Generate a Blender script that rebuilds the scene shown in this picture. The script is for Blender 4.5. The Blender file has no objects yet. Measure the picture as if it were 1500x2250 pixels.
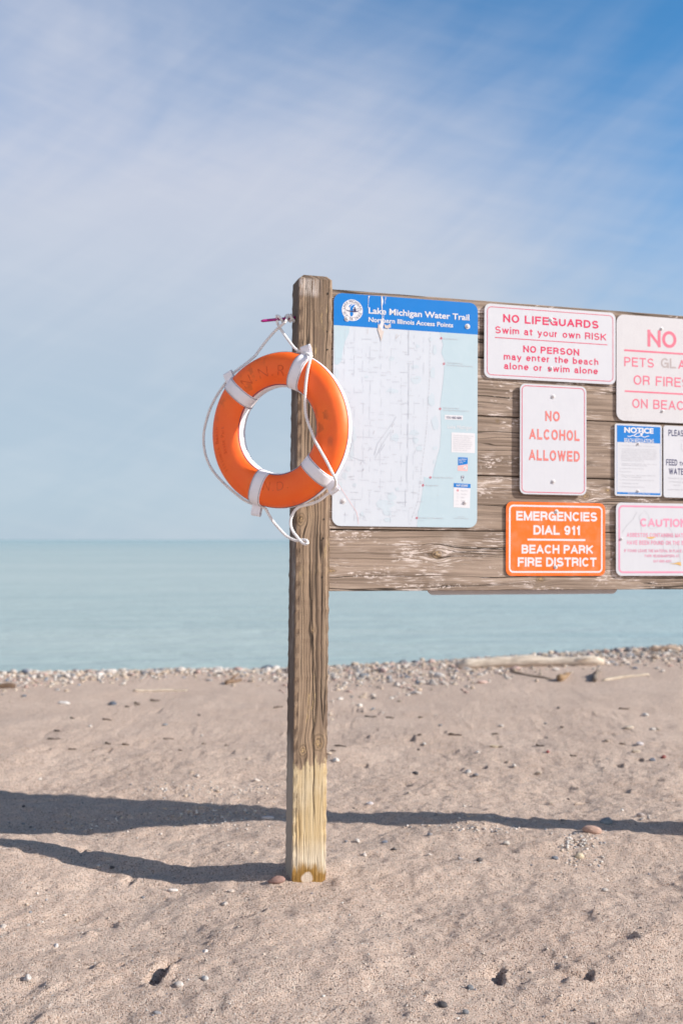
import bpy, math, random
import numpy as np
from mathutils import Vector, Matrix
from mathutils.geometry import tessellate_polygon

R = math.radians
rng = random.Random(7)
nrng = np.random.RandomState(11)
sc = bpy.context.scene
COL = sc.collection

# ------------------------------------------------------------------ camera
W_, H_ = 1500.0, 2250.0
FPX = 35.0 / 24.0 * W_
PITCH = math.atan((1186 - H_ / 2) / FPX)
def ray(px, py):
    x = (px - W_ / 2) / FPX
    z = -(py - H_ / 2) / FPX
    c, s = math.cos(PITCH), math.sin(PITCH)
    return Vector((x, c - z * s, s + z * c))
_r0 = ray(683, 1938)
P0 = Vector((_r0.x / _r0.y * 4.0, 4.0, 0.0))           # foot of the near post, at sand level
CAM_H = -_r0.z / _r0.y * 4.0
CAM = Vector((0, 0, CAM_H))
cd = bpy.data.cameras.new('camera')
cam = bpy.data.objects.new('camera', cd)
COL.objects.link(cam)
cam.location = CAM
cam.rotation_euler = (R(90) + PITCH, 0, 0)
cd.sensor_fit = 'HORIZONTAL'
cd.sensor_width = 24.0
cd.lens = 35.0
cd.clip_end = 60000
cd.clip_start = 0.05
cd.dof.use_dof = True
cd.dof.focus_distance = 3.35
cd.dof.aperture_fstop = 2.3
sc.camera = cam

# ------------------------------------------------------------------ light
SUN_EL, SUN_ROT = 29.0, 102.0
az = R(90 - SUN_ROT)                                     # from +X, towards the sun
SUN = Vector((math.cos(R(SUN_EL)) * math.cos(az), math.cos(R(SUN_EL)) * math.sin(az), math.sin(R(SUN_EL))))
sd = bpy.data.lights.new('sun', 'SUN')
sd.energy = 5.0
sd.angle = R(0.5)
sd.color = (1.0, 0.94, 0.85)
so = bpy.data.objects.new('sun', sd)
COL.objects.link(so)
so.location = (6, -2, 8)
so.rotation_euler = (-SUN).to_track_quat('-Z', 'Y').to_euler()
sc.view_settings.view_transform = 'Standard'
sc.view_settings.look = 'None'
sc.view_settings.exposure = 0.45
sc.view_settings.gamma = 1.0
sc.view_settings.use_curve_mapping = False


# ------------------------------------------------------------------ node helper
class NT:
    def __init__(s, tree):
        s.t = tree
        s.n = tree.nodes
        s.l = tree.links
        s._tc = None
    def put(s, sock, v):
        if v is None:
            return
        if isinstance(v, bpy.types.NodeSocket):
            s.l.new(v, sock)
        elif isinstance(v, (tuple, list)):
            v = tuple(v)
            try:
                sock.default_value = v if len(v) == len(sock.default_value) else (v + (1.0,))
            except Exception:
                sock.default_value = v[:3]
        else:
            sock.default_value = v
    def m(s, op, a=0.0, b=0.0, c=None, clamp=False):
        n = s.n.new('ShaderNodeMath')
        n.operation = op
        n.use_clamp = clamp
        s.put(n.inputs[0], a)
        s.put(n.inputs[1], b)
        if c is not None:
            s.put(n.inputs[2], c)
        return n.outputs[0]
    def vm(s, op, a, b=None):
        n = s.n.new('ShaderNodeVectorMath')
        n.operation = op
        s.put(n.inputs[0], a)
        if b is not None:
            s.put(n.inputs[1], b)
        return n.outputs['Value'] if op in ('LENGTH', 'DOT_PRODUCT', 'DISTANCE') else n.outputs[0]
    def xyz(s, x=0.0, y=0.0, z=0.0):
        n = s.n.new('ShaderNodeCombineXYZ')
        s.put(n.inputs[0], x); s.put(n.inputs[1], y); s.put(n.inputs[2], z)
        return n.outputs[0]
    def sep(s, v):
        n = s.n.new('ShaderNodeSeparateXYZ')
        s.put(n.inputs[0], v)
        return n.outputs[0], n.outputs[1], n.outputs[2]
    def tc(s, which='Object'):
        if s._tc is None:
            s._tc = s.n.new('ShaderNodeTexCoord')
        return s._tc.outputs[which]
    def noise(s, v, scale=1.0, detail=2.0, rough=0.5, dist=0.0, color=False):
        n = s.n.new('ShaderNodeTexNoise')
        s.put(n.inputs['Vector'], v)
        n.inputs['Scale'].default_value = scale
        n.inputs['Detail'].default_value = detail
        n.inputs['Roughness'].default_value = rough
        n.inputs['Distortion'].default_value = dist
        return n.outputs['Color' if color else 'Fac']
    def voro(s, v, scale=1.0, out='Distance', rnd=1.0):
        n = s.n.new('ShaderNodeTexVoronoi')
        s.put(n.inputs['Vector'], v)
        n.inputs['Scale'].default_value = scale
        n.inputs['Randomness'].default_value = rnd
        return n.outputs[out]
    def ss(s, x, a, b):                                  # smooth step from a to b
        n = s.n.new('ShaderNodeMapRange')
        n.interpolation_type = 'SMOOTHSTEP'
        s.put(n.inputs[0], x)
        s.put(n.inputs[1], a); s.put(n.inputs[2], b)
        return n.outputs[0]
    def lerp(s, x, a, b, c, d):
        n = s.n.new('ShaderNodeMapRange')
        s.put(n.inputs[0], x)
        s.put(n.inputs[1], a); s.put(n.inputs[2], b)
        s.put(n.inputs[3], c); s.put(n.inputs[4], d)
        return n.outputs[0]
    def mix(s, f, a, b, blend='MIX'):
        n = s.n.new('ShaderNodeMix')
        n.data_type = 'RGBA'
        n.blend_type = blend
        s.put(n.inputs[0], f)
        s.put(n.inputs[6], a)
        s.put(n.inputs[7], b)
        return n.outputs[2]
    def bump(s, h, strength=0.5, dist=0.01, normal=None):
        n = s.n.new('ShaderNodeBump')
        n.inputs['Strength'].default_value = strength
        n.inputs['Distance'].default_value = dist
        s.put(n.inputs['Height'], h)
        if normal is not None:
            s.put(n.inputs['Normal'], normal)
        return n.outputs[0]


def new_mat(name):
    m = bpy.data.materials.new(name)
    m.use_nodes = True
    t = NT(m.node_tree)
    b = m.node_tree.nodes['Principled BSDF']
    return m, t, b


# ------------------------------------------------------------------ sky
w = bpy.data.worlds.new('World')
sc.world = w
w.use_nodes = True
t = NT(w.node_tree)
bg = w.node_tree.nodes['Background']
sk = t.n.new('ShaderNodeTexSky')
sk.sky_type = 'NISHITA'
sk.sun_disc = False
sk.sun_elevation = R(SUN_EL)
sk.sun_rotation = R(SUN_ROT)
sk.altitude = 180
sk.air_density = 1.0
sk.dust_density = 0.6
sk.ozone_density = 2.5
d = t.tc('Generated')
dx, dy, dz = t.sep(d)
el = t.m('ARCSINE', dz)                                   # elevation in radians
azi = t.m('ARCTAN2', dx, dy)                              # 0 = out over the lake, + = right
# broad veil of thin cirrus: thick low over the lake and to the left, thin high on the right
al_ = t.m('ADD', t.m('MULTIPLY', azi, 0.84), t.m('MULTIPLY', el, 0.54))
ac_ = t.m('SUBTRACT', t.m('MULTIPLY', el, 0.84), t.m('MULTIPLY', azi, 0.54))
n1 = t.noise(t.xyz(t.m('MULTIPLY', al_, 1.5), t.m('MULTIPLY', ac_, 3.6), 3.7), 1.3, 5, 0.55, 0.6)
n2 = t.noise(t.xyz(t.m('MULTIPLY', al_, 2.0), t.m('MULTIPLY', ac_, 8.0), 9.1), 2.0, 5, 0.55, 1.2)
n3 = t.noise(t.xyz(t.m('ADD', t.m('MULTIPLY', azi, 5), t.m('MULTIPLY', el, 4.0)), t.m('ADD', t.m('MULTIPLY', el, 40.0), t.m('MULTIPLY', azi, 9.0)), 1.3), 1.6, 4, 0.6, 0.2)
left = t.ss(t.m('ADD', azi, t.m('MULTIPLY', el, 0.45)), 0.58, -0.04)
low = t.ss(el, 0.52, 0.16)
veil = t.m('ADD', t.m('MULTIPLY', left, 0.62), t.m('MULTIPLY', low, 0.62))
veil = t.m('ADD', veil, t.m('MULTIPLY', t.m('SUBTRACT', n1, 0.5), 0.80))
veil = t.m('ADD', veil, t.m('MULTIPLY', t.m('SUBTRACT', n2, 0.5), 0.20))
veil = t.m('ADD', veil, t.m('MULTIPLY', t.m('SUBTRACT', n3, 0.5), 0.14))
high = t.ss(el, 0.72, 0.44)
veil = t.m('MULTIPLY', t.ss(veil, -0.02, 1.0), t.m('MULTIPLY', high, 0.94))
cloud_low = (3.95, 4.75, 5.6)
cloud_high = (5.0, 5.25, 6.15)
ccol = t.mix(t.ss(el, 0.10, 0.40), cloud_low, cloud_high)
wis = t.m('ADD', t.m('MULTIPLY', t.ss(n2, 0.35, 0.72), 0.10), t.m('MULTIPLY', t.ss(n3, 0.4, 0.75), 0.05))
ccol = t.mix(wis, ccol, (7.0, 7.0, 7.2))
skyc = t.mix(1.0, sk.outputs[0], (0.54, 1.16, 1.44), 'MULTIPLY')
# unseen bright cloud added behind the camera, as fill for ring and board
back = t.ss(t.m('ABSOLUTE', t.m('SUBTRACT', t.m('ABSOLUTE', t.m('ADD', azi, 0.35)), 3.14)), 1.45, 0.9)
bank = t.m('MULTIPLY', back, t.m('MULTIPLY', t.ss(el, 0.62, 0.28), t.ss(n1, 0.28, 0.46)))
skyc = t.mix(veil, t.mix(t.ss(el, 0.55, 1.15), skyc, t.mix(1.0, skyc, (0.20, 0.22, 0.28), 'MULTIPLY')), ccol)
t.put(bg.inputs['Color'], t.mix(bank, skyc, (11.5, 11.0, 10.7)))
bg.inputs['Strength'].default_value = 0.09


# ------------------------------------------------------------------ object helpers
def link(o, parent=None):
    COL.objects.link(o)
    if parent is not None:
        o.parent = parent
    return o
def tag(o, label=None, cat=None, group=None, kind=None):
    if label: o['label'] = label
    if cat: o['category'] = cat
    if group: o['group'] = group
    if kind: o['kind'] = kind
    return o
def empty(name, mw=None):
    o = bpy.data.objects.new(name, None)
    o.empty_display_size = 0.1
    COL.objects.link(o)
    if mw is not None:
        o.matrix_world = mw
    return o


class MB:
    """collects faces and links them as one mesh object"""
    def __init__(s):
        s.v = []; s.f = []; s.mi = []; s.sm = []
    def add(s, vs, fs, mi=0, smooth=False):
        o = len(s.v)
        s.v.extend([tuple(v) for v in vs])
        for f in fs:
            s.f.append([i + o for i in f])
            s.mi.append(mi); s.sm.append(smooth)
    def box(s, x0, x1, y0, y1, z0, z1, mi=0):
        vs = [(x, y, z) for x in (x0, x1) for y in (y0, y1) for z in (z0, z1)]
        s.add(vs, [(0, 1, 3, 2), (4, 6, 7, 5), (0, 4, 5, 1), (2, 3, 7, 6), (0, 2, 6, 4), (1, 5, 7, 3)], mi)
    def poly(s, pts, y, mi=0):                            # flat print facing -Y, pts (x, z)
        tri = tessellate_polygon([[Vector((p[0], p[1], 0)) for p in pts]])
        fs = []
        for a, b, c in tri:
            pa, pb, pc = pts[a], pts[b], pts[c]
            cr = (pb[0] - pa[0]) * (pc[1] - pa[1]) - (pb[1] - pa[1]) * (pc[0] - pa[0])
            fs.append((a, b, c) if cr > 0 else (a, c, b))
        s.add([(p[0], y, p[1]) for p in pts], fs, mi)
    def strip(s, pts, wd, y, mi=0, closed=False):         # flat line of a width
        n = len(pts)
        L = []; Rr = []
        for i in range(n):
            a = pts[(i - 1) % n] if (i > 0 or closed) else pts[i]
            b = pts[(i + 1) % n] if (i < n - 1 or closed) else pts[i]
            tx, tz = b[0] - a[0], b[1] - a[1]
            q = math.hypot(tx, tz) or 1
            nx, nz = -tz / q * wd / 2, tx / q * wd / 2
            L.append((pts[i][0] + nx, y, pts[i][1] + nz))
            Rr.append((pts[i][0] - nx, y, pts[i][1] - nz))
        fs = []
        for i in range(n if closed else n - 1):
            j = (i + 1) % n
            fs.append((n + i, n + j, j, i))
        s.add(L + Rr, fs, mi)
    def disc(s, cx, cz, r, y, mi=0, n=24, r_in=0.0):
        ring = [(cx + r * math.cos(2 * math.pi * i / n), cz + r * math.sin(2 * math.pi * i / n)) for i in range(n)]
        if r_in <= 0:
            s.poly(ring, y, mi)
        else:
            s.strip([(cx + (r + r_in) / 2 * math.cos(2 * math.pi * i / n), cz + (r + r_in) / 2 * math.sin(2 * math.pi * i / n)) for i in range(n)], r - r_in, y, mi, True)
    def prism(s, pts, y0, y1, mi=0):                      # extruded outline, front at y0 (smaller y), back y1
        n = len(pts)
        s.poly(pts, y0, mi)
        o = len(s.v)
        s.v.extend([(p[0], y0, p[1]) for p in pts] + [(p[0], y1, p[1]) for p in pts])
        for i in range(n):
            j = (i + 1) % n
            s.f.append([o + i, o + n + i, o + n + j, o + j]); s.mi.append(mi); s.sm.append(False)
        s.f.append([o + n + i for i in range(n)][::-1]); s.mi.append(mi); s.sm.append(False)
    def tube(s, pts, rad, n=8, mi=0, cap=True):
        P = [Vector(p) for p in pts]
        N = len(P)
        rads = rad if isinstance(rad, (list, tuple)) else [rad] * N
        T = [(P[min(i + 1, N - 1)] - P[max(i - 1, 0)]).normalized() for i in range(N)]
        a = T[0].orthogonal().normalized()
        vs = []
        for i in range(N):
            a = (a - T[i] * a.dot(T[i])).normalized()
            b = T[i].cross(a)
            for k in range(n):
                th = 2 * math.pi * k / n
                vs.append(P[i] + (a * math.cos(th) + b * math.sin(th)) * rads[i])
        fs = []
        for i in range(N - 1):
            for k in range(n):
                fs.append((i * n + k, i * n + (k + 1) % n, (i + 1) * n + (k + 1) % n, (i + 1) * n + k))
        if cap:
            fs.append(tuple(range(n))[::-1]); fs.append(tuple((N - 1) * n + k for k in range(n)))
        s.add(vs, fs, mi, True)
    def mesh(s, name, mats):
        me = bpy.data.meshes.new(name)
        me.from_pydata(s.v, [], s.f)
        for m in mats:
            me.materials.append(m)
        me.polygons.foreach_set('material_index', s.mi)
        me.polygons.foreach_set('use_smooth', s.sm)
        me.update()
        return me
    def build(s, name, mats, parent=None, mw=None):
        if not isinstance(mats, (list, tuple)):
            mats = [mats]
        o = bpy.data.objects.new(name, s.mesh(name, mats))
        link(o, parent)
        if mw is not None:
            o.matrix_world = mw
        return o


def rrect(x0, x1, z0, z1, r, n=7):
    pts = []
    for cx, cz, a0 in ((x1 - r, z1 - r, 0), (x0 + r, z1 - r, 90), (x0 + r, z0 + r, 180), (x1 - r, z0 + r, 270)):
        for i in range(n + 1):
            a = R(a0 + 90 * i / n)
            pts.append((cx + r * math.cos(a), cz + r * math.sin(a)))
    return pts


# ------------------------------------------------------------------ lettering
_tcache = {}
def text_mesh(body, bold=0.0, space=1.0):
    k = (body, bold, space)
    if k not in _tcache:
        cu = bpy.data.curves.new('lettering_curve', 'FONT')
        cu.body = body
        cu.offset = bold
        cu.space_character = space
        cu.resolution_u = 5
        ob = bpy.data.objects.new('lettering_curve', cu)
        COL.objects.link(ob)
        dg = bpy.context.evaluated_depsgraph_get()
        me = bpy.data.meshes.new_from_object(ob.evaluated_get(dg))
        vs = np.array([v.co[:2] for v in me.vertices]) if len(me.vertices) else np.zeros((0, 2))
        fs = []
        for p in me.polygons:
            f = list(p.vertices)
            if p.normal.z < 0:
                f.reverse()
            fs.append(f)
        bpy.data.objects.remove(ob)
        bpy.data.meshes.remove(me)
        bpy.data.curves.remove(cu)
        _tcache[k] = (vs, fs)
    return _tcache[k]
def cap_height(bold):
    v, _ = text_mesh('H', bold)
    return v[:, 1].max() - v[:, 1].min()
def put_text(mb, body, x0, x1, zb, cap, y, bold=0.0, mi=0, space=1.0, grow=0.0):
    v, f = text_mesh(body, bold, space)
    if not len(v):
        return
    hv, _ = text_mesh('H', 0.0 if grow else bold)
    if grow:                                              # same layout as the unbolded text, only thicker
        v0, _ = text_mesh(body, 0.0, space)
        a, b = v0[:, 0].min(), v0[:, 0].max()
    else:
        a, b = v[:, 0].min(), v[:, 0].max()
    sx = (x1 - x0) / (b - a)
    h0 = hv[:, 1].min(); sz = cap / (hv[:, 1].max() - h0)
    mb.add([(x0 + (p[0] - a) * sx, y, zb + (p[1] - h0) * sz) for p in v], f, mi)


# plain grotesque sign lettering drawn as strokes: glyph -> (width, descends, [(kind, points)]) in a box of cap height 1
def _arc(cx, cy, rx, ry, a0, a1, n=14):
    return [(cx + rx * math.cos(R(a0 + (a1 - a0) * i / n)), cy + ry * math.sin(R(a0 + (a1 - a0) * i / n))) for i in range(n + 1)]
XH = 0.73
def _glyphs():
    g = {}
    L = lambda *p: ('L', list(p))
    A = lambda p: ('A', p)
    g['A'] = (.72, [L((0, 0), (.5, 1)), L((.5, 1), (1, 0)), L((.2, .30), (.8, .30))])
    g['B'] = (.64, [L((0, 0), (0, 1)), A([(0, 1), (.55, 1)] + _arc(.58, .765, .36, .235, 90, -90) + [(.55, .53), (0, .53)]), A([(0, .53), (.55, .53)] + _arc(.58, .265, .42, .265, 90, -90) + [(.55, 0), (0, 0)])])
    g['C'] = (.70, [A(_arc(.52, .5, .52, .5, 38, 322, 26))])
    g['D'] = (.68, [L((0, 0), (0, 1)), A([(0, 1), (.42, 1)] + _arc(.42, .5, .58, .5, 90, -90, 18) + [(.42, 0), (0, 0)])])
    g['E'] = (.58, [L((0, 0), (0, 1)), L((0, 1), (1, 1)), L((0, .52), (.9, .52)), L((0, 0), (1, 0))])
    g['F'] = (.55, [L((0, 0), (0, 1)), L((0, 1), (1, 1)), L((0, .50), (.88, .50))])
    g['G'] = (.73, [A(_arc(.5, .5, .5, .5, 38, 335, 26)), L((1, 0), (1, .46)), L((.56, .46), (1, .46))])
    g['H'] = (.66, [L((0, 0), (0, 1)), L((1, 0), (1, 1)), L((0, .52), (1, .52))])
    g['I'] = (.0, [L((0, 0), (0, 1))])
    g['J'] = (.5, [A([(1, 1), (1, .3)] + _arc(.5, .3, .5, .3, 0, -180))])
    g['K'] = (.66, [L((0, 0), (0, 1)), L((1, 1), (.05, .40)), L((.34, .60), (1, 0))])
    g['L'] = (.53, [L((0, 0), (0, 1)), L((0, 0), (1, 0))])
    g['M'] = (.80, [L((0, 0), (0, 1)), L((1, 0), (1, 1)), L((0, 1), (.5, 0)), L((.5, 0), (1, 1))])
    g['N'] = (.66, [L((0, 0), (0, 1)), L((1, 0), (1, 1)), L((0, 1), (1, 0))])
    g['O'] = (.74, [A(_arc(.5, .5, .5, .5, 0, 360, 32))])
    g['P'] = (.60, [L((0, 0), (0, 1)), A([(0, 1), (.55, 1)] + _arc(.58, .735, .42, .265, 90, -90) + [(.55, .47), (0, .47)])])
    g['Q'] = (.74, [A(_arc(.5, .5, .5, .5, 0, 360, 32)), L((.6, .25), (1, -.02))])
    g['R'] = (.65, [L((0, 0), (0, 1)), A([(0, 1), (.55, 1)] + _arc(.58, .745, .40, .255, 90, -90) + [(.55, .49), (0, .49)]), A([(.55, .49)] + _arc(.62, .25, .30, .24, 90, 0, 6) + [(.95, 0)])])
    g['S'] = (.64, [A(_arc(.5, .745, .46, .255, 22, 250, 16) + _arc(.5, .255, .5, .255, 70, -160, 16))])
    g['T'] = (.62, [L((.5, 0), (.5, 1)), L((0, 1), (1, 1))])
    g['U'] = (.66, [A([(0, 1), (0, .34)] + _arc(.5, .34, .5, .34, 180, 360, 16) + [(1, 1)])])
    g['V'] = (.68, [L((0, 1), (.5, 0)), L((.5, 0), (1, 1))])
    g['W'] = (.98, [L((0, 1), (.25, 0)), L((.25, 0), (.5, 1)), L((.5, 1), (.75, 0)), L((.75, 0), (1, 1))])
    g['X'] = (.66, [L((0, 0), (1, 1)), L((0, 1), (1, 0))])
    g['Y'] = (.66, [L((0, 1), (.5, .42)), L((1, 1), (.5, .42)), L((.5, 0), (.5, .45))])
    g['Z'] = (.6, [L((0, 1), (1, 1)), L((1, 1), (0, 0)), L((0, 0), (1, 0))])
    g['1'] = (.26, [L((1, 0), (1, 1)), A([(0, .74), (.5, .78), (1, .98)])])
    g['9'] = (.50, [A(_arc(.5, .69, .5, .31, 0, 360, 24)), A([(1, .69)] + _arc(.5, .42, .5, .42, 0, -145, 14))])
    g['0'] = (.50, [A(_arc(.5, .5, .5, .5, 0, 360, 28))])
    g['4'] = (.52, [L((.75, 0), (.75, 1)), L((.75, 1), (0, .28)), L((0, .28), (1, .28))])
    g['6'] = (.50, [A(_arc(.5, .31, .5, .31, 0, 360, 24)), A([(0, .31)] + _arc(.5, .58, .5, .42, 180, 35, 14))])
    g['7'] = (.50, [L((0, 1), (1, 1)), A([(1, 1), (.5, .5), (.35, 0)])])
    g['8'] = (.50, [A(_arc(.5, .76, .44, .24, 0, 360, 20)), A(_arc(.5, .27, .5, .27, 0, 360, 20))])
    g['-'] = (.2, [L((0, .40), (1, .40))])
    g[':'] = (.0, [L((0, .0), (0, .01)), L((0, .55), (0, .56))])
    x = XH
    h = x / 2
    g['a'] = (.46, [A([(.04, x * .74)] + _arc(.45, x * .70, .45, x * .30, 150, 0, 12) + [(.9, 0)]), A([(.9, x * .60), (.45, x * .56)] + _arc(.40, x * .28, .40, x * .28, 90, 270, 12) + [(.62, .02), (.9, x * .25)]), L((.9, 0), (1, 0))])
    g['b'] = (.48, [L((0, 0), (0, 1)), A(_arc(.5, h, .5, h, 0, 360, 24))])
    g['c'] = (.47, [A(_arc(.52, h, .52, h, 40, 320, 22))])
    g['e'] = (.50, [A(_arc(.5, h, .5, h, 0, 318, 22)), L((0, h), (1, h))])
    g['h'] = (.46, [L((0, 0), (0, 1)), A([(0, x * .6)] + _arc(.5, x * .62, .5, x * .38, 180, 0, 14) + [(1, 0)])])
    g['i'] = (.0, [L((0, 0), (0, x * .97)), L((0, 1.02), (0, 1.03))])
    g['l'] = (.0, [L((0, 0), (0, 1))])
    g['m'] = (.80, [L((0, 0), (0, x)), A([(0, x * .6)] + _arc(.25, x * .62, .25, x * .38, 180, 0, 12) + [(.5, 0)]), A([(.5, x * .6)] + _arc(.75, x * .62, .25, x * .38, 180, 0, 12) + [(1, 0)])])
    g['n'] = (.46, [L((0, 0), (0, x)), A([(0, x * .6)] + _arc(.5, x * .62, .5, x * .38, 180, 0, 14) + [(1, 0)])])
    g['o'] = (.52, [A(_arc(.5, h, .5, h, 0, 360, 26))])
    g['r'] = (.28, [L((0, 0), (0, x)), A([(0, x * .55)] + _arc(.9, x * .55, .9, x * .43, 180, 95, 8))])
    g['s'] = (.44, [A(_arc(.5, x * .745, .46, x * .255, 22, 250, 14) + _arc(.5, x * .255, .5, x * .255, 70, -160, 14))])
    g['t'] = (.26, [A([(.4, .95), (.4, .16), (.55, .02), (1, .0)]), L((0, x), (1, x))])
    g['u'] = (.46, [A([(0, x), (0, x * .38)] + _arc(.5, x * .38, .5, x * .38, 180, 360, 14)), L((1, 0), (1, x))])
    g['w'] = (.78, [L((0, x), (.25, 0)), L((.25, 0), (.5, x)), L((.5, x), (.75, 0)), L((.75, 0), (1, x))])
    g['y'] = (.50, [L((0, x), (.52, 0)), A([(1, x), (.5, -.10), (.36, -.25), (.08, -.27)])])
    return g
GLYPHS = _glyphs()
def stroke_text(mb, body, x0, x1, zb, cap, y, wt=0.16, mi=0, track=0.13, thin=0.0):
    """letters fitted between x0 and x1; wt = stroke weight in cap heights"""
    pen = 0.0
    items = []
    for ch in body:
        if ch == ' ':
            pen += 0.34 + track
            continue
        wd, st = GLYPHS[ch]
        items.append((ch, pen))
        pen += wd + wt + track
    tot = pen - track
    sx = (x1 - x0) / tot
    k = [0]
    for ch, px in items:
        wd, st = GLYPHS[ch]
        low = ch.islower()
        top = 1.0
        for kind, P in st:
            t_ = wt
            Q = []
            for (a, b) in P:
                if low:
                    zz = t_ / 2 + b * (XH - t_) / XH if b <= XH + 1e-6 else b - t_ / 2
                    if b < 0: zz = b + t_ / 2
                else:
                    zz = t_ / 2 + b * (1 - t_)
                Q.append(((px + wt / 2 + a * wd) * sx, zz * cap))
            if kind == 'L' and len(Q) == 2:              # square ends
                (ax, az_), (bx, bz) = Q
                l = math.hypot(bx - ax, bz - az_) or 1
                ex, ez = (bx - ax) / l * t_ / 2 * (sx if abs(bx - ax) > abs(bz - az_) else cap), (bz - az_) / l * t_ / 2 * cap
                Q = [(ax - ex, az_ - ez), (bx + ex, bz + ez)]
            n = len(Q)
            closed = n > 3 and math.hypot(Q[0][0] - Q[-1][0], Q[0][1] - Q[-1][1]) < 1e-6
            if closed:
                Q = Q[:-1]; n -= 1
            Lh, Rh = [], []
            for i in range(n):
                p_ = Q[(i - 1) % n] if (i or closed) else Q[i]
                q_ = Q[(i + 1) % n] if (i < n - 1 or closed) else Q[i]
                tx, tz = q_[0] - p_[0], q_[1] - p_[1]
                # work in unstretched letter space so that stems and bars keep their own weights
                ux, uz = tx / sx, tz / cap
                l = math.hypot(ux, uz) or 1
                hx, hz = -uz / l * (t_ / 2 - thin) * sx, ux / l * (t_ / 2 - thin) * cap
                lo = 0.0 if not low or min(b for _, b in P) >= 0 else -1.0
                hi = cap
                cz = lambda v: max(lo, min(hi, v)) if kind == 'L' else v
                Lh.append((x0 + Q[i][0] + hx, y - k[0] * 6e-6, zb + cz(Q[i][1] + hz)))
                Rh.append((x0 + Q[i][0] - hx, y - k[0] * 6e-6, zb + cz(Q[i][1] - hz)))
            fs = [(n + i, n + (i + 1) % n, (i + 1) % n, i) for i in range(n if closed else n - 1)]
            mb.add(Lh + Rh, fs, mi)
            k[0] = (k[0] + 1) % 40


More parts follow.
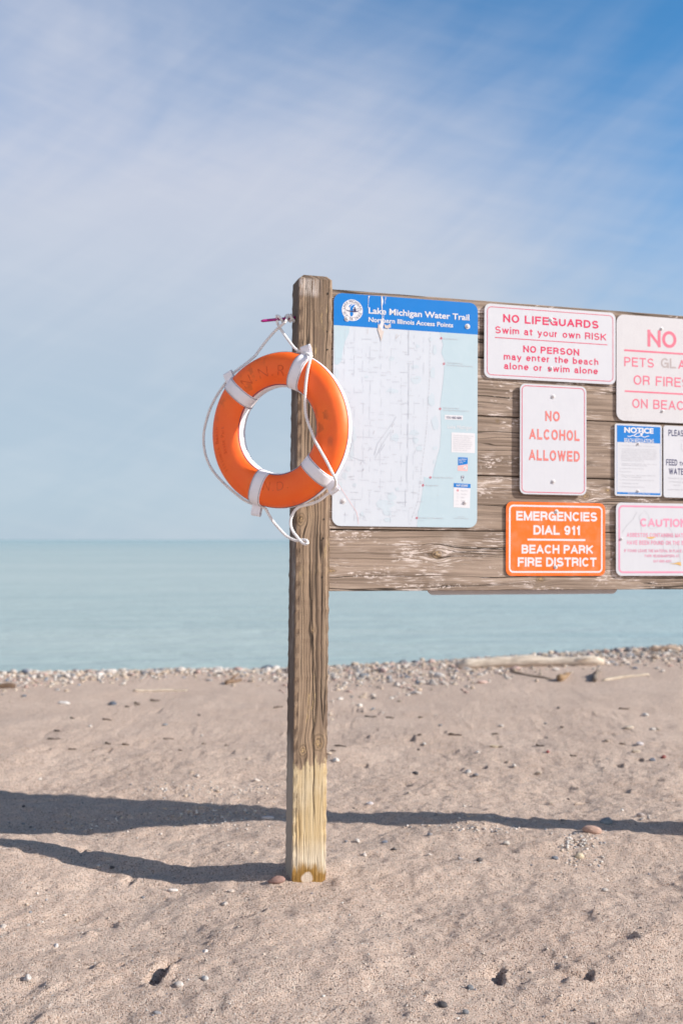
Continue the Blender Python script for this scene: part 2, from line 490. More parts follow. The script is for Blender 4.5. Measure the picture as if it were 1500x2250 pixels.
# ------------------------------------------------------------------ materials
def wood(name, along, knots=(), post=False):
    """weathered plank / post timber; along = axis of the grain in object space"""
    m, t, b = new_mat(name)
    x, y, z = t.sep(t.tc('Object'))
    oi = t.n.new('ShaderNodeObjectInfo')
    rnd = oi.outputs['Random']
    if along == 'Z':
        L, A = z, x
    else:
        L, A = x, z
    side = t.m('ADD', A, y)                               # so that every face carries grain
    A2 = side
    kd = None
    kmask = None
    for (kl, ka, kr) in knots:
        dl = t.m('DIVIDE', t.m('SUBTRACT', L, kl), kr * 1.5)
        da = t.m('DIVIDE', t.m('SUBTRACT', A, ka), kr)
        d2 = t.m('ADD', t.m('MULTIPLY', dl, dl), t.m('MULTIPLY', da, da))
        g = t.m('EXPONENT', t.m('MULTIPLY', d2, -0.28))
        A2 = t.m('SUBTRACT', A2, t.m('MULTIPLY', t.m('SUBTRACT', A, ka), t.m('MULTIPLY', g, 0.85)))
        dd = t.m('ADD', t.m('SQRT', d2), t.m('MULTIPLY', t.m('SUBTRACT', t.noise(t.tc('Object'), 60, 3), 0.5), 0.7))
        kd = dd if kd is None else t.m('MINIMUM', kd, dd)
    off = t.m('MULTIPLY', rnd, 37.0)
    wav = t.m('MULTIPLY', t.m('SUBTRACT', t.noise(t.xyz(t.m('MULTIPLY', L, 2.2), t.m('MULTIPLY', A, 4.0), off), 1.0, 3), 0.5), 0.028)
    A2 = t.m('ADD', A2, wav)
    fine = t.noise(t.xyz(t.m('MULTIPLY', L, 7.0), t.m('MULTIPLY', A2, 420.0), off), 1.0, 4, 0.65)
    ring = t.noise(t.xyz(t.m('MULTIPLY', L, 1.1), t.m('MULTIPLY', A2, 95.0), off), 1.0, 3, 0.5)
    broad = t.noise(t.xyz(t.m('MULTIPLY', L, 2.0), t.m('MULTIPLY', A2, 16.0), off), 1.0, 3, 0.55)
    blot = t.noise(t.vm('ADD', t.tc('Object'), t.xyz(off, off, off)), 5.0, 5, 0.6)
    if post:
        c1, c2, c3 = (0.335, 0.236, 0.162), (0.150, 0.102, 0.073), (0.43, 0.315, 0.22)
    else:
        c1, c2, c3 = (0.335, 0.252, 0.198), (0.185, 0.135, 0.105), (0.42, 0.325, 0.265)
    colr = t.mix(t.ss(ring, 0.36, 0.66), c2, c1)
    r2 = t.noise(t.xyz(t.m('MULTIPLY', L, 1.6), t.m('MULTIPLY', A2, 170.0), t.m('ADD', off, 7.0)), 1.0, 3, 0.6)
    colr = t.mix(t.m('MULTIPLY', t.ss(r2, 0.47, 0.34), 0.55), colr, (0.11, 0.08, 0.062))
    colr = t.mix(t.m('MULTIPLY', t.ss(broad, 0.45, 0.75), 0.65), colr, c3)
    colr = t.mix(t.m('MULTIPLY', t.ss(fine, 0.48, 0.30), 0.5), colr, (0.12, 0.088, 0.068))
    colr = t.mix(t.m('MULTIPLY', t.ss(blot, 0.55, 0.8), 0.35), colr, (0.52, 0.45, 0.40) if not post else (0.50, 0.36, 0.22))
    # drying cracks along the grain
    cr = t.noise(t.xyz(t.m('MULTIPLY', L, 0.9), t.m('MULTIPLY', A2, 30.0), t.m('ADD', off, 5.0)), 1.0, 2, 0.45)
    crk = t.ss(t.m('ABSOLUTE', t.m('SUBTRACT', cr, 0.5)), 0.030 if post else 0.018, 0.006)
    crm = t.ss(t.noise(t.xyz(t.m('MULTIPLY', L, 1.5), t.m('MULTIPLY', A, 9.0), t.m('ADD', off, 15.0)), 1.0, 2), 0.40 if post else 0.46, 0.52 if post else 0.58)
    crack = t.m('MULTIPLY', crk, crm)
    if post:
        cr2 = t.noise(t.xyz(t.m('MULTIPLY', L, 0.45), t.m('MULTIPLY', A2, 52.0), t.m('ADD', off, 25.0)), 1.0, 2, 0.4)
        ck2 = t.m('MULTIPLY', t.ss(t.m('ABSOLUTE', t.m('SUBTRACT', cr2, 0.48)), 0.040, 0.010), t.ss(t.noise(t.xyz(t.m('MULTIPLY', L, 2.4), t.m('MULTIPLY', A, 22.0), 31.0), 1.0, 2), 0.40, 0.54))
        crack = t.m('MAXIMUM', crack, t.m('MULTIPLY', ck2, 0.75))
        crack = t.m('MULTIPLY', crack, t.m('MULTIPLY', t.ss(A, -0.066, -0.058), t.ss(A, 0.068, 0.062)))
    colr = t.mix(t.m('MULTIPLY', crack, 0.9), colr, (0.028, 0.02, 0.016))
    rough = 0.85
    # remnants of old white paint caught in the grain
    fl = t.noise(t.xyz(t.m('MULTIPLY', L, 20.0 if post else 13.0), t.m('MULTIPLY', A2, 240.0 if post else 170.0), t.m('ADD', off, 2.0)), 1.0, 4, 0.65)
    pm = t.noise(t.vm('ADD', t.vm('MULTIPLY', t.tc('Object'), (3.0, 3.0, 9.0) if along == 'X' else (9.0, 9.0, 2.5)), t.xyz(off, 3.0, off)), 1.0, 3, 0.6)
    if post:
        fleck = t.m('MULTIPLY', t.ss(fl, 0.57, 0.64), t.ss(pm, 0.56, 0.66))
        fcol = (0.50, 0.36, 0.18)
        colr = t.mix(t.m('MULTIPLY', fleck, 0.8), colr, fcol)
        # white rub near the top of the post
        tw = t.m('MULTIPLY', t.ss(z, 2.335, 2.365), t.ss(z, 2.425, 2.41))
        tw = t.m('MULTIPLY', tw, t.m('MULTIPLY', t.ss(fine, 0.46, 0.54), t.ss(x, 0.03, -0.01)))
        colr = t.mix(t.m('MULTIPLY', tw, 0.8), colr, (0.62, 0.55, 0.52))
        # stain worn off where the sand used to lie: bare yellow timber below
        edge = t.m('ADD', z, t.m('MULTIPLY', t.m('SUBTRACT', t.noise(t.xyz(t.m('MULTIPLY', x, 34.0), t.m('MULTIPLY', y, 34.0), t.m('MULTIPLY', z, 9.0)), 1.0, 5, 0.75), 0.5), 0.26))
        bare = t.ss(edge, 0.475, 0.450)
        bc = t.mix(t.ss(ring, 0.40, 0.62), (0.465, 0.335, 0.18), (0.55, 0.43, 0.265))
        bc = t.mix(t.m('MULTIPLY', t.ss(blot, 0.42, 0.66), 0.65), bc, (0.60, 0.50, 0.36))
        bc = t.mix(t.m('MULTIPLY', t.ss(t.m('ADD', z, t.m('MULTIPLY', blot, 0.16)), 0.26, 0.15), 0.75), bc, (0.62, 0.54, 0.43))
        bc = t.mix(t.m('MULTIPLY', t.ss(fine, 0.46, 0.34), 0.4), bc, (0.27, 0.17, 0.07))
        main_x = t.m('ADD', t.lerp(z, 0.2, 1.3, 0.017, -0.006), t.m('MULTIPLY', t.m('SUBTRACT', t.noise(t.xyz(t.m('MULTIPLY', z, 5.0), 0.0, 3.0), 1.0, 3), 0.5), 0.022))
        mck = t.m('MULTIPLY', t.ss(t.m('ABSOLUTE', t.m('SUBTRACT', x, main_x)), 0.0032, 0.0010), t.m('MULTIPLY', t.ss(z, 0.21, 0.30), t.ss(z, 1.30, 1.10)))
        crack = t.m('MAXIMUM', crack, t.m('MULTIPLY', mck, t.ss(y, 0.02, 0.01)))
        colr = t.mix(t.m('MULTIPLY', mck, 0.9), colr, (0.03, 0.02, 0.015))
        bc = t.mix(t.m('MULTIPLY', mck, 0.85), bc, (0.06, 0.035, 0.02))
        wet = t.ss(t.m('ADD', z, t.m('MULTIPLY', t.m('SUBTRACT', t.noise(t.xyz(t.m('MULTIPLY', x, 26.0), t.m('MULTIPLY', y, 26.0), t.m('MULTIPLY', z, 6.0)), 1.0, 4, 0.7), 0.5), 0.16)), 0.085, 0.035)
        bc = t.mix(wet, bc, t.mix(ring, (0.19, 0.10, 0.03), (0.37, 0.215, 0.06)))
        bc = t.mix(t.m('MULTIPLY', crack, t.lerp(z, 0.20, 0.46, 0.0, 0.8)), bc, (0.05, 0.03, 0.02))
        colr = t.mix(bare, colr, bc)
        # left side: its shade painted in as darker colour, greyer timber, pale scuffs
        side_shade = t.m('MULTIPLY', t.ss(x, -0.0688, -0.0696), t.ss(z, 2.6, 2.4))
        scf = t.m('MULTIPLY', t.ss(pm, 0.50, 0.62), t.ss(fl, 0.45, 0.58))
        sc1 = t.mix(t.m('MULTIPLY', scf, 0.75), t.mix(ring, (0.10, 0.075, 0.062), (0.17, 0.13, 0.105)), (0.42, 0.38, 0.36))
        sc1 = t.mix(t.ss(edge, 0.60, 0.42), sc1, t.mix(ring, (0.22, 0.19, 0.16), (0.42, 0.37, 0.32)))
        colr = t.mix(side_shade, colr, sc1)
    else:
        fleck = t.m('MULTIPLY', t.ss(fl, 0.52, 0.58), t.ss(pm, 0.49, 0.63))
        ch = t.noise(t.xyz(t.m('MULTIPLY', L, 42.0), t.m('MULTIPLY', A2, 105.0), t.m('ADD', off, 12.0)), 1.0, 4, 0.7)
        cm = t.noise(t.vm('ADD', t.vm('MULTIPLY', t.tc('Object'), (5.0, 5.0, 13.0)), t.xyz(off, 9.0, off)), 1.0, 2, 0.5)
        fleck = t.m('MAXIMUM', fleck, t.m('MULTIPLY', t.ss(ch, 0.54, 0.60), t.ss(cm, 0.54, 0.62)))
        colr = t.mix(t.m('MULTIPLY', fleck, 0.85), colr, (0.70, 0.60, 0.56))
    if kd is not None:
        krings = t.m('SINE', t.m('MULTIPLY', kd, 13.0))
        kcol = t.mix(t.ss(krings, -1.1, 1.1), (0.12, 0.082, 0.055), (0.30, 0.205, 0.130))
        kcol = t.mix(t.m('MULTIPLY', t.ss(kd, 0.75, 0.1), t.ss(t.noise(t.tc('Object'), 150.0, 3), 0.48, 0.58)), kcol, (0.50, 0.34, 0.16))
        kcol = t.mix(t.m('MULTIPLY', t.ss(fine, 0.50, 0.36), 0.5), kcol, (0.07, 0.048, 0.034))
        colr = t.mix(t.m('MULTIPLY', t.ss(kd, 1.5, 0.45), 0.8), colr, kcol)
    if post:                                              # pale round knot at the very foot
        ka, kq_ = bp(678, 1930, 0)
        dd = t.m('SQRT', t.m('ADD', t.m('POWER', t.m('SUBTRACT', x, ka), 2.0), t.m('POWER', t.m('SUBTRACT', z, kq_), 2.0)))
        dd = t.m('ADD', dd, t.m('MULTIPLY', t.m('SUBTRACT', t.noise(t.tc('Object'), 38.0, 3), 0.5), 0.016))
        pk_ = t.m('MULTIPLY', t.m('MULTIPLY', t.ss(dd, 0.028, 0.018), t.ss(y, 0.02, 0.01)), 0.85)
        colr = t.mix(pk_, colr, t.mix(t.ss(t.m('SINE', t.m('MULTIPLY', dd, 900.0)), -0.5, 1.0), (0.52, 0.42, 0.34), (0.62, 0.54, 0.47)))
        colr = t.mix(t.m('MULTIPLY', t.m('MULTIPLY', t.ss(dd, 0.040, 0.032), t.ss(dd, 0.022, 0.026)), 0.5), colr, (0.20, 0.105, 0.02))
    t.put(b.inputs['Base Color'], colr)
    b.inputs['Roughness'].default_value = rough
    b.inputs['Specular IOR Level'].default_value = 0.25
    h = t.m('ADD', t.m('MULTIPLY', fine, 0.5), t.m('MULTIPLY', ring, 0.6))
    if post:
        crack = t.m('MULTIPLY', crack, t.m('SUBTRACT', 1.0, pk_))
    h = t.m('SUBTRACT', h, t.m('MULTIPLY', crack, 1.6))
    h = t.m('ADD', h, t.m('MULTIPLY', fleck, 0.12))
    if kd is not None:
        h = t.m('ADD', h, t.m('MULTIPLY', t.m('MULTIPLY', t.ss(kd, 1.2, 0.9), t.m('SINE', t.m('MULTIPLY', kd, 13.0))), 0.08))
    t.put(b.inputs['Normal'], t.bump(h, 0.75, 0.0035))
    return m


def paint(name, col, rough=0.45, fade=0.12, dirt=0.06, speck=0.0, metal=0.0, scale=18.0):
    m, t, b = new_mat(name)
    o = t.tc('Object')
    n = t.noise(o, scale, 5, 0.6)
    n2 = t.noise(t.vm('MULTIPLY', o, (60.0, 60.0, 9.0)), 1.0, 3, 0.6)
    pale = tuple(min(1, c + (0.85 - c) * 0.35) for c in col)
    dark = tuple(c * 0.72 for c in col)
    c = t.mix(t.m('MULTIPLY', t.ss(n, 0.4, 0.75), fade * 2), col, pale)
    c = t.mix(t.m('MULTIPLY', t.ss(n2, 0.5, 0.8), dirt * 2), c, dark)
    if speck > 0:
        v = t.noise(o, 330.0, 3, 0.7)
        big = t.noise(o, 14.0, 3, 0.6)
        c = t.mix(t.m('MULTIPLY', t.m('MULTIPLY', t.ss(v, 0.52, 0.62), t.lerp(big, 0.35, 0.65, 0.35, 1.0)), speck), c, tuple(q * 0.55 for q in col))
        t.put(b.inputs['Normal'], t.bump(v, 0.4, 0.001))
    else:
        t.put(b.inputs['Normal'], t.bump(n, 0.06, 0.004))
    b.inputs['Specular IOR Level'].default_value = 0.25
    t.put(b.inputs['Base Color'], c)
    t.put(b.inputs['Roughness'], t.lerp(n, 0.3, 0.7, rough - 0.08, rough + 0.1))
    b.inputs['Metallic'].default_value = metal
    return m


M = {}
M['white_panel'] = paint('white_panel', (0.555, 0.56, 0.61), 0.4, 0.05, 0.05)
M['map_panel'] = paint('map_panel', (0.53, 0.565, 0.63), 0.35, 0.05, 0.04)
M['grainy_panel'] = paint('grainy_panel', (0.56, 0.545, 0.575), 0.55, 0.1, 0.05, 0.55)
M['orange_panel'] = paint('orange_panel', (0.86, 0.150, 0.018), 0.4, 0.10, 0.05)
M['grey_metal'] = paint('grey_metal', (0.62, 0.59, 0.61), 0.5, 0.1, 0.1)
M['blue_print'] = paint('blue_print', (0.0, 0.165, 0.53), 0.5, 0.005, 0.05)
M['white_print'] = paint('white_print', (0.64, 0.63, 0.67), 0.45, 0.02, 0.015)
M['red_print'] = paint('red_print', (0.60, 0.022, 0.095), 0.5, 0.06, 0.06)
M['faded_red_print'] = paint('faded_red_print', (0.66, 0.145, 0.22), 0.5, 0.12, 0.06)
M['faded_grey_print'] = paint('faded_grey_print', (0.40, 0.345, 0.35), 0.5, 0.06, 0.06)
M['coral_print'] = paint('coral_print', (0.74, 0.21, 0.18), 0.5, 0.06, 0.05)
M['deep_red_print'] = paint('deep_red_print', (0.58, 0.03, 0.08), 0.5, 0.06, 0.05)
M['pink_print'] = paint('pink_print', (0.68, 0.27, 0.39), 0.5, 0.1, 0.05)
M['navy_print'] = paint('navy_print', (0.022, 0.022, 0.10), 0.5, 0.06, 0.05)
M['grey_print'] = paint('grey_print', (0.46, 0.46, 0.50), 0.5, 0.1, 0.05)
M['pale_grey_print'] = paint('pale_grey_print', (0.50, 0.50, 0.54), 0.5, 0.1, 0.05)
M['lake_print'] = paint('lake_print', (0.425, 0.53, 0.595), 0.38, 0.05, 0.04)
M['park_print'] = paint('park_print', (0.49, 0.555, 0.62), 0.4, 0.08, 0.04)
M['road_print'] = paint('road_print', (0.455, 0.48, 0.54), 0.5, 0.1, 0.05)
M['bare_print'] = paint('bare_print', (0.55, 0.46, 0.42), 0.7, 0.3, 0.3)
M['peel_print'] = paint('peel_print', (0.62, 0.38, 0.14), 0.7, 0.2, 0.2)
M['salmon_print'] = paint('salmon_print', (0.78, 0.42, 0.42), 0.5, 0.1, 0.05)
M['steel'] = paint('steel', (0.60, 0.58, 0.60), 0.4, 0.1, 0.2, metal=0.25)
M['magenta_paint'] = paint('magenta_paint', (0.38, 0.014, 0.20), 0.35, 0.06, 0.15)

# ------------------------------------------------------------------ the frame of the notice board
ANG, LEAN = R(15.2), R(0.47)
u0 = Vector((math.cos(ANG), math.sin(ANG), 0))
U = u0 * math.cos(LEAN) - Vector((0, 0, 1)) * math.sin(LEAN)
Wv = Vector((0, 0, 1)) * math.cos(LEAN) + u0 * math.sin(LEAN)
N = Vector((math.sin(ANG), -math.cos(ANG), 0))            # towards the viewer
def bw(p, n, q):                                          # board coordinates -> world
    return P0 + U * p + N * n + Wv * q
def bp(px, py, n=0.0):                                    # photo pixel -> board coordinates at n in front of the post face
    d = ray(px, py)
    o = P0 + N * n
    tt = (o - CAM).dot(N) / d.dot(N)
    h = CAM + d * tt - o
    # U and Wv are orthonormal
    return h.dot(U), h.dot(Wv)
def frame_at(p, n, q):
    m = Matrix.Identity(4)
    for i in range(3):
        m[i][0] = U[i]; m[i][1] = -N[i]; m[i][2] = Wv[i]
    loc = bw(p, n, q)
    for i in range(3):
        m[i][3] = loc[i]
    return m

PLANK_N = -0.022                                          # front of the planks, behind the post face

# --------------------------------------------------------- post
POST = 0.14
def kq(px, py, n=0.0, r=0.02):
    p, q = bp(px, py, n)
    return (q, p, r)
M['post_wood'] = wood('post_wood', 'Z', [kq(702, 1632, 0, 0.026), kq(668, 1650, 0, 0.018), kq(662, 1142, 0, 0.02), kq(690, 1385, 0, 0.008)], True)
_, TOPQ = bp(690, 612)
def make_post(name, mw, parent):
    nz, nx = 150, 8
    z0, z1 = -0.45, TOPQ
    hw = POST / 2
    mb = MB()
    prof = []
    for k in range(4 * nx):                               # around the square section
        s_, f = divmod(k, nx)
        a = -hw + POST * f / nx
        prof.append([(a, -hw), (hw, a), (-a, hw), (-hw, -a)][s_])
    rr = random.Random(len(name) + int(mw[0][3] * 10))
    ph = [rr.uniform(0, 6.28) for _ in range(8)]
    vs = []
    for i in range(nz + 1):
        z = z0 + (z1 - z0) * i / nz
        for (x, y) in prof:
            corner = (abs(x) > hw - 1e-4 and abs(y) > hw - 1e-4)
            e = 0.0006 * math.sin(z * 23 + ph[0]) + 0.0004 * math.sin(z * 61 + ph[1] + x * 40) + 0.0006 * math.sin(z * 143 + ph[2] + y * 60)
            k = (1 - 0.0035 / hw * (1 + 0.6 * math.sin(z * 97 + x * 50 + ph[3]))) if corner else 1.0
            vs.append(((x + math.copysign(e, x) * (abs(x) > hw - 1e-4)) * k, (y + math.copysign(e, y) * (abs(y) > hw - 1e-4)) * k + hw, z))
    n = len(prof)
    fs = []
    for i in range(nz):
        for k in range(n):
            fs.append((i * n + k, i * n + (k + 1) % n, (i + 1) * n + (k + 1) % n, (i + 1) * n + k))
    # chamfered top: 45 degree bevels to a smaller flat
    base = nz * n
    c = 0.022
    top = []
    for (x, y) in prof:
        vs.append((x * (hw - c) / hw, y * (hw - c) / hw + hw, z1 + c * 0.85))
        top.append(len(vs) - 1)
    for k in range(n):
        fs.append((base + k, base + (k + 1) % n, top[(k + 1) % n], top[k]))
    fs.append(tuple(top))
    mb.add(vs, fs)
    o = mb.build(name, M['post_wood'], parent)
    return o

board = empty('notice_board', frame_at(0, 0, 0))
tag(board, 'weathered timber notice board of five planks on square posts standing on the beach', 'notice board')
post = make_post('post', frame_at(0, 0, 0), board)
tag(post, 'grey brown near post with bare yellow timber at its sandy foot')
BOARD_LEN = 1.98
post.location = (-0.007, 0, 0)
post.rotation_euler = (0, 0.007 / 2.3, 0)
post2 = make_post('post', frame_at(BOARD_LEN, 0, 0), board)
post2.location = (BOARD_LEN, 0, 0)

# --------------------------------------------------------- planks
gap_px = [658.5, 786.0, 913.5, 1045.0, 1167.0, 1298.5]     # plank joints as seen at x = 1055
gq = [bp(1055, g, PLANK_N)[1] for g in gap_px]
pk = {
    0: [], 1: [(1250, 880, .012)],
    2: [(1093, 925, .007)],
    3: [(1286, 1090, .016), (1335, 1078, .012)],
    4: [(960, 1218, .021), (729, 1254, .012), (1186, 1273, .016)],
}
M['gap_backing_wood'] = wood('plank_wood', 'X', [])
x0p, x1p = POST / 2 - 0.0010, BOARD_LEN - POST / 2 - 0.0012
for i in range(5):
    zt, zb = gq[i] - 0.0024, gq[i + 1] + 0.0024
    zc = (zt + zb) / 2
    kn = []
    for (kx, ky, kr) in pk[i]:
        p, q = bp(kx, ky, PLANK_N)
        kn.append((p - x0p, q - zc, kr))
    mat = wood('plank_wood', 'X', kn)
    mb = MB()
    nx = 90
    th = 0.036
    n_front = [0.0, 0.0015, 0.0, 0.001, 0.006][i]
    rr = random.Random(40 + i)
    ph = [rr.uniform(0, 6.28) for _ in range(6)]
    hh = (zt - zb) / 2
    bev = 0.0018
    prof = [(-hh + bev, 0), (hh - bev, 0), (hh, bev), (hh, th - bev), (hh - bev, th), (-hh + bev, th), (-hh, th - bev), (-hh, bev)]
    vs, fs = [], []
    for k in range(nx + 1):
        x = (x1p - x0p) * k / nx
        warp = -n_front * max(0.0, 1 - x / 1.1)
        cup = 0.0008 * math.sin(x * 3.1 + ph[4])
        for j, (z, y) in enumerate(prof):
            e = 0.0002 * math.sin(x * 31 + ph[0] + j) + 0.0002 * math.sin(x * 83 + ph[1] + 2 * j)
            ze = z + (e if z > 0 else -e * 1.1) * (1 if abs(z) > hh - 0.003 else 0)
            vs.append((x, y + warp + cup, ze))
    n = len(prof)
    for k in range(nx):
        for j in range(n):
            fs.append((k * n + j, (k + 1) * n + j, (k + 1) * n + (j + 1) % n, k * n + (j + 1) % n))
    fs.append(tuple(range(n))); fs.append(tuple(nx * n + j for j in range(n))[::-1])
    mb.add(vs, fs)
    o = mb.build('plank', mat, board)
    o.location = (x0p, -PLANK_N, zc)

# unseen second skin of planks, added to keep light out of the gaps
rear = [gq[0] - 0.004, gq[0] + (gq[5] - gq[0]) * .27, gq[0] + (gq[5] - gq[0]) * .51, gq[0] + (gq[5] - gq[0]) * .74, gq[5] + 0.004]
for i in range(4):
    mb = MB()
    hh = (rear[i] - rear[i + 1]) / 2 - 0.001
    mb.box(0, x1p - x0p, 0, 0.034, -hh, hh)
    o = mb.build('plank', M['gap_backing_wood'], board)
    o.location = (x0p, 0.0625, (rear[i] + rear[i + 1]) / 2)

# dark nail holes in the post, as small recessed plugs
hm, ht, hb = new_mat('nail_hole')
ht.put(hb.inputs['Base Color'], ht.mix(ht.noise(ht.tc('Object'), 300), (0.012, 0.01, 0.009), (0.03, 0.024, 0.02)))
hb.inputs['Roughness'].default_value = 0.95
for (hx, hy, hr) in ((720, 645, .0042), (719, 728, .0035), (719, 768, .0035), (711, 1141, .0036), (710, 1183, .004), (706, 1187, .0025), (708, 1268, .003), (712, 1100, .002)):
    p, q = bp(hx, hy, 0)
    mb = MB()
    n = 10
    vs = [(hr * math.cos(6.283 * k / n) * .8, -0.0022, hr * math.sin(6.283 * k / n) * 1.15) for k in range(n)]
    vs += [(hr * .6 * math.cos(6.283 * k / n), 0.003, hr * .6 * math.sin(6.283 * k / n)) for k in range(n)]
    mb.add(vs, [tuple(range(n))[::-1]] + [(k, n + k, n + (k + 1) % n, (k + 1) % n) for k in range(n)])
    o = mb.build('nail_hole', hm, board)
    o.location = (p, 0, q)

# --------------------------------------------------------- magenta peg that carries the ring
_d = ray(648.5, 697.5)
_o = bw(-POST / 2, 0, 0)
proot = CAM + _d * ((_o - CAM).dot(U) / _d.dot(U))        # where the rod enters the side of the post
nroot = (proot - P0).dot(N)
_p, _q = bp(573, 705, nroot)
ptip = bw(_p, nroot, _q)
bpy.context.view_layer.update()
ploc = board.matrix_world.inverted()
pa, pb = ploc @ ptip, ploc @ proot
pb2 = pb + (pb - pa).normalized() * 0.03
mb = MB()
mb.tube([pa, pa + (pb2 - pa) * 0.02, pa + (pb2 - pa) * 0.06, pb2], [0.002, 0.0045, 0.0058, 0.0058], 12)
peg = mb.build('peg', M['magenta_paint'], board)
tag(peg, 'thin magenta painted rod driven into the near post')
PEG_A, PEG_B = ptip, proot

# ------------------------------------------------------------------ signs
BOLT = {}
def bolt_mesh(r):
    if r not in BOLT:
        mb = MB()
        n = 14
        prof = [(r * 1.9, 0.0), (r * 1.85, -0.0013), (r * 1.05, -0.0016), (r * 1.0, -0.0042), (r * 0.75, -0.0056), (r * 0.35, -0.0060), (r * 0.3, -0.0052)]
        vs = []
        for (rad, y) in prof:
            for k in range(n):
                a = 2 * math.pi * k / n
                vs.append((rad * math.cos(a), y, rad * math.sin(a)))
        fs = []
        for i in range(len(prof) - 1):
            for k in range(n):
                fs.append((i * n + k, i * n + (k + 1) % n, (i + 1) * n + (k + 1) % n, (i + 1) * n + k))
        fs.append(tuple((len(prof) - 1) * n + k for k in range(n)))
        mb.add(vs, fs)
        BOLT[r] = mb.mesh('bolt', [M['steel']])
    return BOLT[r]

class Sign:
    TH = 0.0022
    def __init__(s, name, label, tl, tr, br, bl, gap, rad, panel, bolts=(), bolt_r=0.0055):
        s.n = PLANK_N + gap + s.TH                        # plane of the front face
        q = [bp(x, y, s.n) for (x, y) in (tl, tr, br, bl)]
        s.x0 = (q[0][0] + q[3][0]) / 2; s.x1 = (q[1][0] + q[2][0]) / 2
        s.z1 = (q[0][1] + q[1][1]) / 2; s.z0 = (q[2][1] + q[3][1]) / 2
        s.cx = (s.x0 + s.x1) / 2
        s.root = empty(name, frame_at(s.cx, s.n, s.z0))
        tag(s.root, label, 'sign', 'signs bolted to the notice board')
        s.X0, s.X1, s.H = s.x0 - s.cx, s.x1 - s.cx, s.z1 - s.z0
        s.rad = rad
        mb = MB()
        mb.prism(rrect(s.X0, s.X1, 0, s.H, rad), 0.0, s.TH)
        s.panel = mb.build('panel', panel, s.root)
        for (x, y) in bolts:
            a, b = s.pt(x, y)
            o = bpy.data.objects.new('bolt', bolt_mesh(bolt_r))
            link(o, s.root)
            o.location = (a, -0.0003, b)
            o.rotation_euler = (0, rng.uniform(0, 6), 0)
            # shank through to the plank
            mb = MB()
            mb.tube([(a, s.TH, b), (a, gap + 0.012, b)], bolt_r * 0.55, 8)
            mb.build('bolt_shank', M['steel'], s.root)
        s.y = -0.0004
    def pt(s, px, py):
        p, q = bp(px, py, s.n)
        return p - s.cx, q - s.z0
    def pts(s, L):
        return [s.pt(*p) for p in L]
    def text(s, mb, body, xl, yt, yb, xr, bold=0.0, mi=0, space=1.0, y=None, grow=0.0):
        a, zt = s.pt(xl, yt)
        _, zb = s.pt(xl, yb)
        b, _ = s.pt(xr, yb)
        put_text(mb, body, a, b, zb, zt - zb, s.y if y is None else y, bold, mi, space, grow)
    def divider(s, mat, xl, yl, xr, wpx):
        mb = MB()
        s.hline(mb, xl, yl, xr, wpx)
        return mb.build('divider', mat, s.root)
    def sign_text(s, mb, body, xl, yt, yb, xr, wt=0.16, y=None, track=0.13, thin=0.0):
        a, zt = s.pt(xl, yt)
        _, zb = s.pt(xl, yb)
        b, _ = s.pt(xr, yb)
        stroke_text(mb, body, a, b, zb, zt - zb, s.y if y is None else y, wt, 0, track, thin)
    def hline(s, mb, xl, yl, xr, wpx, mi=0):
        a, z = s.pt(xl, yl)
        b, _ = s.pt(xr, yl)
        wd = wpx * (s.pt(xl, yl)[1] - s.pt(xl, yl + 1)[1])
        mb.strip([(a, z), (b, z)], wd, s.y, mi)
    def border(s, name, mat, inset, wd):
        mb = MB()
        mb.strip(rrect(s.X0 + inset, s.X1 - inset, inset, s.H - inset, max(s.rad - inset * .6, 0.006)), wd, s.y, 0, True)
        return mb.build(name, mat, s.root)

# 1 ---- map
S = Sign('map_sign', 'large white map sign with blue header, beside the near post', (734.5, 642), (1050.5, 666.5), (1046.5, 1159.5), (728, 1155.5), 0.004, 0.036,
         M['map_panel'], [(762, 700), (1026.5, 717), (754, 1101), (1021, 1104)], 0.0062)
Y1, Y2, Y3 = -0.0004, -0.0008, -0.0012
# blue header follows the rounded top of the panel
mb = MB()
_, hz = S.pt(734.5, 714)
top = [p for p in rrect(S.X0, S.X1, 0, S.H, S.rad) if p[1] > S.H - S.rad - 0.001]
mb.poly([(S.X1, hz)] + top + [(S.X0, hz)], Y1)
mb.build('header', M['blue_print'], S.root)
# lake along the right side and the small lake at the top left
shore = [(966, 730), (973, 757), (969, 775), (977, 793), (973, 840), (969, 870), (967, 887), (968, 920), (968.5, 946.7), (967, 965), (966, 984), (960, 1002.7), (957, 1018), (953, 1030.7),
         (950, 1046), (938, 1050), (930, 1047), (932, 1058), (929, 1068), (927, 1085), (924, 1103), (921, 1116), (918, 1124), (917, 1140), (916, 1155)]
mb = MB()
lk = [p for p in rrect(S.X0, S.X1, 0, S.H, S.rad) if p[0] > S.X1 - S.rad - 0.001 and p[1] < S.rad + .001]
sp = S.pts(shore)
sp[0] = (sp[0][0], hz)
sp[-1] = (sp[-1][0], 0.0)
mb.poly(sp + lk + [(S.X1, hz)], Y1)
mb.poly([(S.X0, hz)] + S.pts([(735, 800), (742, 801), (750, 792), (752, 775), (757, 752), (766, 733)]) + [(S.pt(768, 720)[0], hz)], Y1)
mb.build('lake_area', M['lake_print'], S.root)
